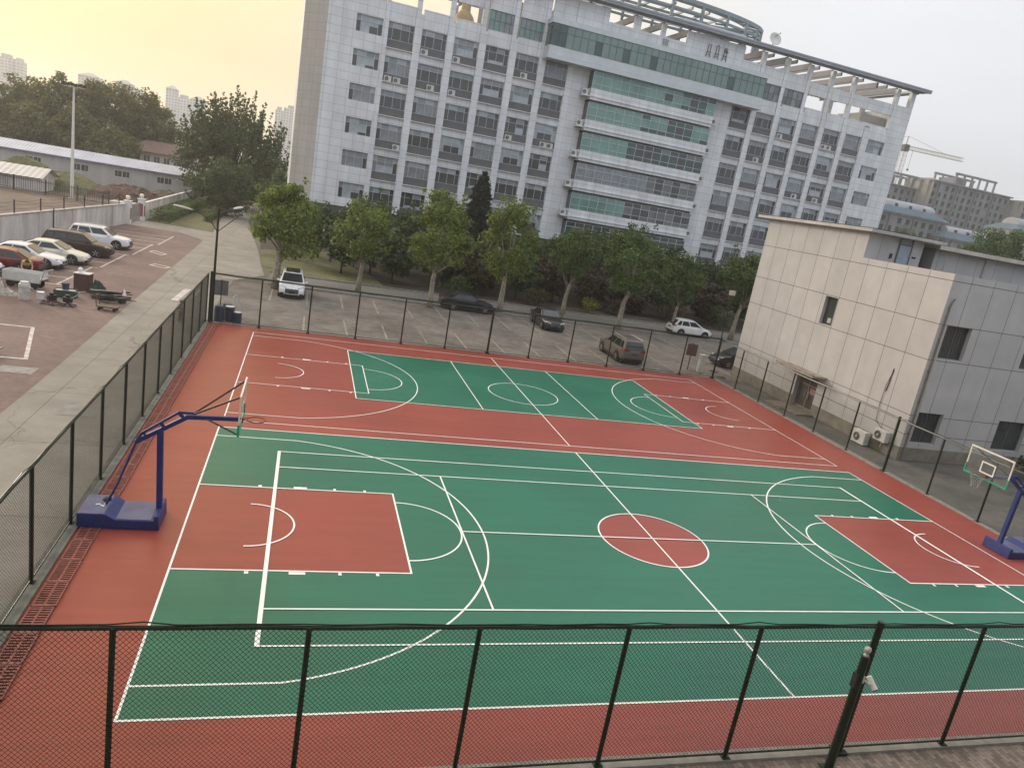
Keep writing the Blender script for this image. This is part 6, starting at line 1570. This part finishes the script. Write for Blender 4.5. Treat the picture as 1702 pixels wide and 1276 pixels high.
for x, y, r, h, lab, m_ in ((-25.35, 25.7, .2, .38, 'small white bucket behind the metal trowel frames, right of the tall drum', M['white_paint']), (-24.55, 27.25, .2, .36, 'white topped blue bucket standing on the green crate', BB)):
    t = thing('bucket', lab, 'bucket', (x, y, .0 if m_ is not BB else .385), 0, 'buckets on the brown parking ground'); b = MB(); b.lathe([(r * .8, 0), (r, h), (r * 1.06, h), (r * 1.06, h + .03), (0, h + .02)], 16); b.build('pail', m_, t); b = MB(); b.tube([(-r, 0, h), (-r * .7, 0, h + .15), (0, 0, h + .2), (r * .7, 0, h + .15), (r, 0, h)], .008, 5); b.build('handle', M['steel'], t)
cr_ = thing('crate', 'green plastic crate under the blue bucket among the work tools', 'crate', (-24.5, 27.1, 0), .1)
b = MB(); GC = mat('green_plastic', (.025, .055, .042), .6, .25, 4)
b.box(-.55, .55, -.35, .35, 0, .06); b.box(-.55, .55, -.35, -.31, .06, .42); b.box(-.55, .55, .31, .35, .06, .42); b.box(-.55, -.51, -.31, .31, .06, .42); b.box(.51, .55, -.31, .31, .06, .42); b.build('body', GC, cr_); b = MB(); b.box(-.51, .51, -.31, .31, .3, .38); b.build('load', M['ac_white'], cr_)
cb2 = thing('cabinet', 'dark red brown upright cabinet on the brown parking ground', 'cabinet', (-24.2, 29.4, 0), -.1)
b = MB(); b.box(-.42, .42, -.35, .35, .03, 1.05); b.build('body', mat('red_brown_metal', (.085, .04, .042), .6, .2, 4), cb2, bevel=.01); b = MB(); b.box(-.44, .44, -.37, .37, 1.052, 1.09); b.build('top', M['ac_white'], cb2)
b = MB(); b.lathe([(.12, 0), (.1, .1), (.14, .2), (.05, .32), (0, .34)], 12); tag(b.build('paper_bag', M['white_paint'], loc=(-24.35, 29.35, 1.09)), 'crumpled white bag standing on the red brown cabinet', 'bag')
lumpy_cloth('tarp_bundle', 'green tarp bundle right beside the red brown cabinet', 'tarp', (-23.35, 29.1, 0), .55, .45, .7, GC, 13)
lumpy_cloth('tarp_bundle', 'dark green flat tarp between the cabinet and the tool pile', 'tarp', (-22.7, 27.9, 0), .75, .5, .42, mat('dark_green_tarp', (.02, .045, .034), .7, .25, 4), 14)
def frame_machine(name, label, cat, loc, rot, seed, s=1.0):
    rg = random.Random(seed); t = thing(name, label, cat, loc, rot)
    b = MB()
    for k in range(5): a = 2 * pi * k / 5; b.bar((.1 * cos(a), .1 * sin(a), .12), (.55 * s * cos(a), .55 * s * sin(a), .04), .05); b.bar((.55 * s * cos(a), .55 * s * sin(a), .05), (.55 * s * cos(a + 1.256), .55 * s * sin(a + 1.256), .05), .035)
    b.build('guard_ring', M['dark_steel'], t)
    b = MB(); b.box(-.2, .2, -.16, .16, .2, .5); b.lathe([(.13, .5), (.13, .62), (0, .63)], 12); b.build('engine', M['dark_steel'], t, bevel=.02)
    b = MB(); b.tube([(.1, 0, .35), (.75 * s, .1, .7), (1.05 * s, .14, .95)], .025, 6); b.bar((1.05 * s, -.15, .95), (1.05 * s, .43, .95), .03); b.build('handle', M['steel'], t)
frame_machine('power_trowel', 'dark metal trowel machine with a ring frame, right of the small white bucket', 'machine', (-24.55, 24.85, 0), -2.4, 1, 1.1)
frame_machine('power_trowel', 'second dark metal trowel machine lying lowest of the tools, towards the path', 'machine', (-23.75, 24.75, 0), -.7, 2, .8)
tp = thing('tool_pile', 'pile of dark tools and poles lying behind the flat trolley', 'tools', (-22.0, 26.9, 0))
rg = random.Random(6)
for i in range(9): b = MB(); a = rg.uniform(-.6, .6); x, y = rg.uniform(-.6, .4), rg.uniform(-.5, .4); z = .12 + .07 * i; b.bar((x - cos(a) * .8, y - sin(a) * .8, z), (x + cos(a) * .8, y + sin(a) * .8, z + rg.uniform(-.05, .1)), rg.uniform(.04, .09)); b.build('pole', rg.choice([M['dark_steel'], M['bark_dark'], M['steel']]), tp)
for i in range(5): b = MB(); b.cbox((rg.uniform(-.6, .6), rg.uniform(-.4, .4), .12 + rg.uniform(0, .25)), rg.uniform(.2, .45), .25, .22, rg.uniform(0, 3)); b.build('tool_box', rg.choice([M['dark_steel'], GC, M['trim_black']]), tp, bevel=.02)
b = MB(); b.lathe([(.12, .5), (.02, .85), (0, .86)], 10, (.55, .1, 0)); b.build('white_cone', M['white_paint'], tp)
tr = thing('trolley', 'flat wooden trolley with a low handle at the edge of the path', 'trolley', (-21.8, 24.75, 0), -.05)
b = MB(); b.box(-.5, .55, -.3, .3, .2, .26); b.build('deck', mat('worn_wood', (.12, .085, .065), .8, .25, 4), tr)
b = MB(); b.bar((-.48, -.27, .26), (-.52, -.27, .85), .035); b.bar((-.48, .27, .26), (-.52, .27, .85), .035); b.bar((-.52, -.28, .85), (-.52, .28, .85), .035); b.build('handle', M['rim_orange'], tr)
for x in (-.35, .4):
    for s in (-1, 1): b = MB(); b.lathe([(.09, -.025), (.09, .025)], 12, (0, 0, 0), 'y'); o = b.build('wheel', M['tyre'], tr); o.location = (x, s * .24, .095)
st = thing('plank_stack', 'leaning boards at the left edge below the painted bay', 'planks', (-24.4, 13.2, 0))
for i in range(4): b = MB(); b.bar((-.3 + i * .3, -.9, .04 + .05 * i), (.15 + i * .3, 1.2, .12 + .05 * i), .22, .05); b.build('board', M['bark_pale'], st)

# ------------------------------------------------------------------ far city
def window_wall(name, col, win, bw, bh, frac, rough=.7):
    m = panel_mat(name, win, col, bw, bh, frac, .25, rough, stain=.12)
    return m
TWM = window_wall('tower_pale_pink', (.50, .46, .44), (.20, .20, .21), 3.2, 3.0, .75)
TWM2 = window_wall('tower_pale_grey', (.55, .56, .57), (.22, .24, .26), 3.0, 3.0, .8)
TW_ROOF = mat('tower_roof', (.36, .34, .34), .8, .1, .2)
def far_tower(label, x0, y, dep, m, blocks, seed=0):
    """blocks: (width, height, hipped roof?) side by side"""
    t = thing('tower_block', label, 'tower block', (x0, y, 0), 0.05, 'far tower blocks')
    x = 0.0; rg = random.Random(seed)
    for i, (w, z, hip) in enumerate(blocks):
        dy = rg.uniform(-2.5, 2.5); b = MB(); b.box(x + .02, x + w - .02, dy, dep + dy, 0, z); o = b.build('wall', m, t)
        n = max(1, int(w / 9)); 
        for k in range(n):
            c = x + w * (k + .5) / n; h = w / n * .26
            b = MB(); b.box(c - h, c + h, dy - 1.6, dy - .01, 0, z - 1.5); b.build('bay', m, o)
        e = .8; b = MB()
        if hip: b.add([(x - e, dy - 1.8, z), (x + w + e, dy - 1.8, z), (x + w + e, dep + dy + e, z), (x - e, dep + dy + e, z), (x + w * .38, dep * .5 + dy, z + 4), (x + w * .62, dep * .5 + dy, z + 4)], [(0, 1, 5, 4), (1, 2, 5), (2, 3, 4, 5), (3, 0, 4), (3, 2, 1, 0)])
        else: b.box(x + w * .2, x + w * .75, dy + 2, dep + dy - 2, z, z + 3.2)
        b.build('roof', TW_ROOF, o)
        x += w
    return t
# farther rows stand about nine hundred metres away
far_tower('tall pale tower block at the far left edge of the skyline', -330, 900, 16, TWM, [(13, 56.5, False), (8, 55, False)], 1)
far_tower('low hipped roof tower just left of the floodlight mast top', -286, 900, 16, TWM, [(26, 38, True)], 2)
far_tower('taller hipped roof tower right behind the floodlight mast top', -258, 905, 16, TWM, [(20, 53.5, True), (9, 46, False)], 3)
far_tower('low pale tower block peeping over the highest hazy tree', -222, 900, 16, TWM, [(17, 53, True), (12, 47, False)], 4)
far_tower('wide pale tower block with a lower middle, left of the feathery tree', -172, 900, 18, TWM2, [(11, 57, True), (14, 50, False), (15, 51, True)], 5)
far_tower('pale grey tower block beside the left corner of the office block', -58, 900, 18, TWM2, [(9, 57, False), (22, 61, False)], 6)

CONC = mat('raw_grey_concrete', (.185, .19, .20), .8, .12, .3, var2=.1)
CONC_W = mat('cream_render', (.29, .28, .265), .8, .1, .3)
NETB = mat('blue_green_dust_net', (.075, .125, .16), .85, .2, .3, var2=.15, scale2=.2)
DOME = mat('grey_membrane', (.30, .31, .34), .7, .12, .3)
WINP = {}
def apartment(label, x0, x1, y, z0, ztop, dep, floors, cols, m, end_m, frame_top=0, group='unfinished apartment blocks', fh=3.0):
    t = thing('apartment_block', label, 'apartment block', (x0, y, 0), BT, group)
    w = x1 - x0; b = MB(); b.box(.31, w, 0, dep, 0, ztop); b.build('wall', m, t)
    b = MB(); b.box(0, .3, -.3, dep + .3, 0, ztop + 1.0)
    for k in range(3): b.box(-.7, -.01, dep * (.1 + .3 * k), dep * (.25 + .3 * k), 0, ztop + .3)
    b.build('end_wall', end_m, t)
    pitch = w / cols
    key = round(pitch, 2)
    if key not in WINP:
        p = MB(); p.box(0, pitch * .48, -.03, -.01, 0, 1.7); WINP[key] = (p.mesh('window', M['black']), MB().box(-.1, pitch * .48 + .1, -.5, -.031, -.25, -.05).mesh('sill', m))
    for f in range(floors):
        for c in range(cols):
            if random.Random(c * 31 + f).random() < .04: continue
            o = place('window', WINP[key][0], t, (.6 + c * pitch, 0, ztop - 2.6 - f * fh)); place('sill', WINP[key][1], o)
    for c in range(1, cols, 3):
        b = MB(); b.box(c * pitch - .1, c * pitch + .25, -.75, -.04, 0, ztop - .2); b.build('fin', m, t)
    b = MB(); b.box(-.6, w + .6, -.9, dep + .6, ztop + .01, ztop + .5); b.build('roof', m, t)
    if frame_top:
        a0, a1 = w * (.30 if frame_top > 0 else .05), w * (.80 if frame_top > 0 else .8)
        b = MB(); n = 5
        for i in range(n + 1): u = a0 + (a1 - a0) * i / n; b.box(u - .3, u + .3, 1.5, 2.1, ztop + .5, ztop + 4.4); b.box(u - .3, u + .3, dep - 2.1, dep - 1.5, ztop + .5, ztop + 4.4)
        b.box(a0 - .6, a1 + .6, 1.4, 2.2, ztop + 4.41, ztop + 5.2); b.box(a0 - .6, a1 + .6, dep - 2.2, dep - 1.4, ztop + 4.41, ztop + 5.2)
        b.build('roof_frame', m, t)
        b = MB(); b.box(a0 + (a1 - a0) * .05, a0 + (a1 - a0) * .35, 3.5, dep - 3, ztop + .51, ztop + 3.4); b.build('lift_room', m, t)
    return t
apartment('bare concrete apartment block with an open roof frame just right of the office block', 203, 232, 232, 0, 39.5, 12, 9, 9, CONC, CONC_W, -1)
apartment('largest bare concrete apartment block with a long open roof frame, right background', 221.5, 263.5, 226, 0, 43.5, 14, 10, 13, CONC, CONC_W, 1)
apartment('bare concrete apartment block cut by the right edge of the photo', 264.5, 300, 222, 0, 42.0, 14, 9, 10, CONC, CONC_W, 0)
def villa(label, x0, x1, y, zeave, zr, dep, floors, cols, m, end_m):
    t = apartment(label, x0, x1, y, 0, zeave, dep, floors, cols, m, end_m, 0, 'netted villas under construction', 2.9); t.name = 'netted_villa'
    w = x1 - x0; b = MB(); e = zeave + .51
    b.add([(-1, -1.2, e), (w + 1, -1.2, e), (w + 1, dep + 1.2, e), (-1, dep + 1.2, e), (2.2, 2.0, e + 2.2), (w - 2.2, 2.0, e + 2.2), (w - 2.2, dep - 2, e + 2.2), (2.2, dep - 2, e + 2.2)], [(0, 1, 5, 4), (1, 2, 6, 5), (2, 3, 7, 6), (3, 0, 4, 7), (3, 2, 1, 0)])
    b.build('net_roof', NETB, t)
    b = MB(); n = 12; vs = []; fs = []
    for i in range(n + 1):
        a = pi * i / n
        for q in (0, 1): vs.append((3.2 + q * (w - 6.4), dep / 2 - cos(a) * (dep / 2 - 2.2), e + 2.1 + sin(a) * (zr - zeave - 2.6)))
    for i in range(n): fs.append((2 * i, 2 * i + 1, 2 * i + 3, 2 * i + 2))
    fs.append(tuple(range(0, 2 * n + 2, 2))); fs.append(tuple(range(1, 2 * n + 2, 2))); b.add(vs, fs); b.build('dormer_roof', DOME, t)
    for k in range(3): b = MB(); u = w * (.25 + .22 * k); b.box(u, u + .9, 2.0, 3.2, e + 2.25, e + 3.2); b.build('chimney', M['dark_steel'], t)
    return t
villa('villa under a blue green net roof, nearest the right end of the office block', 168.5, 196.5, 188, 25.5, 30.5, 11, 5, 8, CONC, CONC_W)
villa('villa with a net roof and cream walls at the right edge of the photo', 217, 246, 180, 27.0, 32.0, 11, 5, 8, CONC_W, CONC_W)
villa('lower netted villa between the blue net villa and the right hand trees', 192.5, 218, 184, 20.5, 25.3, 11, 4, 8, CONC, CONC)
t = thing('grey_domed_hall', 'low building with a pale domed membrane roof just above the cream roof slab', 'hall', (118, 140, 0), BT)
b = MB(); b.box(0, 18, 0, 10, 0, 12.4); b.build('wall', CONC, t)
b = MB(); n = 10; vs = []; fs = []
for i in range(n + 1):
    a = pi * i / n
    for q in (0, 1): vs.append((-.3 + q * 18.6, 5 - cos(a) * 5.4, 12.4 + sin(a) * 3.6))
for i in range(n): fs.append((2 * i, 2 * i + 1, 2 * i + 3, 2 * i + 2))
fs.append(tuple(range(0, 2 * n + 2, 2))); fs.append(tuple(range(1, 2 * n + 2, 2))); b.add(vs, fs); b.build('roof', mat('pale_blue_membrane', (.46, .49, .56), .6, .12, .4), t)
crn = thing('tower_crane', 'pale yellow tower crane rising behind the right end of the office block', 'crane', (235.5, 262, 0), -.05)
CY = mat('crane_yellow_grey', (.40, .38, .32), .6, .1, 1)
def lattice(p, q, w_, n, m_name, parent):
    p, q = Vector(p), Vector(q); d = (q - p).normalized(); a = d.cross(Vector((0, 1, 0.01))).normalized() * w_ / 2; c = d.cross(a).normalized() * w_ / 2
    b = MB(); cs = [a + c, a - c, -a - c, c - a]
    for k in cs: b.bar(p + k, q + k, .15)
    for i in range(n):
        u, v_ = p.lerp(q, i / n), p.lerp(q, (i + 1) / n)
        for j in range(4): b.bar(u + cs[j], v_ + cs[(j + 1) % 4], .075); b.bar(u + cs[j], u + cs[(j + 1) % 4], .075)
    return b.build(m_name, CY, parent)
lattice((0, 0, 0), (0, 0, 58), 1.9, 26, 'mast', crn)
lattice((0, 0, 59.3), (31, 0, 59.3), 1.5, 20, 'jib', crn); lattice((0, 0, 59.3), (-11, 0, 59.3), 1.5, 7, 'counter_jib', crn)
b = MB(); b.box(-1.2, 1.2, -1.2, 1.2, 57.6, 60.4); b.build('slewing_unit', M['dark_steel'], crn)
b = MB(); b.bar((0, 0, 60), (0, 0, 64), .4); b.bar((0, 0, 64), (21, 0, 60.1), .12); b.bar((0, 0, 64), (-10, 0, 60.1), .12); b.build('tie', CY, crn)
b = MB(); b.box(-10.8, -8, -.9, .9, 56.6, 58.5); b.build('counterweight', M['kerb'], crn)
b = MB(); b.bar((4.2, 0, 58.5), (4.2, 0, 50.8), .1); b.box(3.9, 4.5, -.3, .3, 50.0, 50.8); b.build('hook', M['dark_steel'], crn)
# hazy city mass on the horizon
b = MB(); rr = random.Random(8)
for i in range(70):
    x = -900 + i * 28 + rr.uniform(-8, 8); h = rr.uniform(8, 20); w_ = rr.uniform(14, 30); y = rr.uniform(1150, 1300)
    b.box(x, x + w_, y, y + 14, 0, h)
tag(b.build('distant_city', mat('distant_city_grey', (.35, .34, .33), .8, .15, .05)), 'low hazy rooftops along the far horizon', 'rooftops', None, 'stuff')

# ------------------------------------------------------------------ evening haze between the camera and the far city
hz = MB(); hz.box(-1450, 1550, -180, 1750, -1.1, 80.0)
hm = bpy.data.materials.new('haze'); hm.use_nodes = True
hn = hm.node_tree.nodes; hn.clear()
ho = hn.new('ShaderNodeOutputMaterial'); hv = hn.new('ShaderNodeVolumePrincipled')
hv.inputs['Color'].default_value = (0.96, 0.96, 0.96, 1)
hv.inputs['Density'].default_value = 0.00045
hv.inputs['Anisotropy'].default_value = 0.55
hm.node_tree.links.new(hv.outputs[0], ho.inputs['Volume'])
tag(hz.build('haze', hm), 'pale warm evening haze over the whole place', 'haze', None, 'stuff')

# the block the photo is taken from: its face stands just behind the camera and shades the near court
vb = MB(); vb.box(-75, 62, -32, -20.6, -0.02, 19.0); vb.box(-75.5, 62.5, -32.5, -20.2, 19.0, 19.4)
for k in range(6): vb.box(-75, 62, -20.6, -20.5, 0.4 + 3.3 * k, 0.7 + 3.3 * k)
vo = vb.build('teaching_block', mat('grey_render', (.30, .29, .28), .8, .12, .6, var2=.1)); struct(vo)
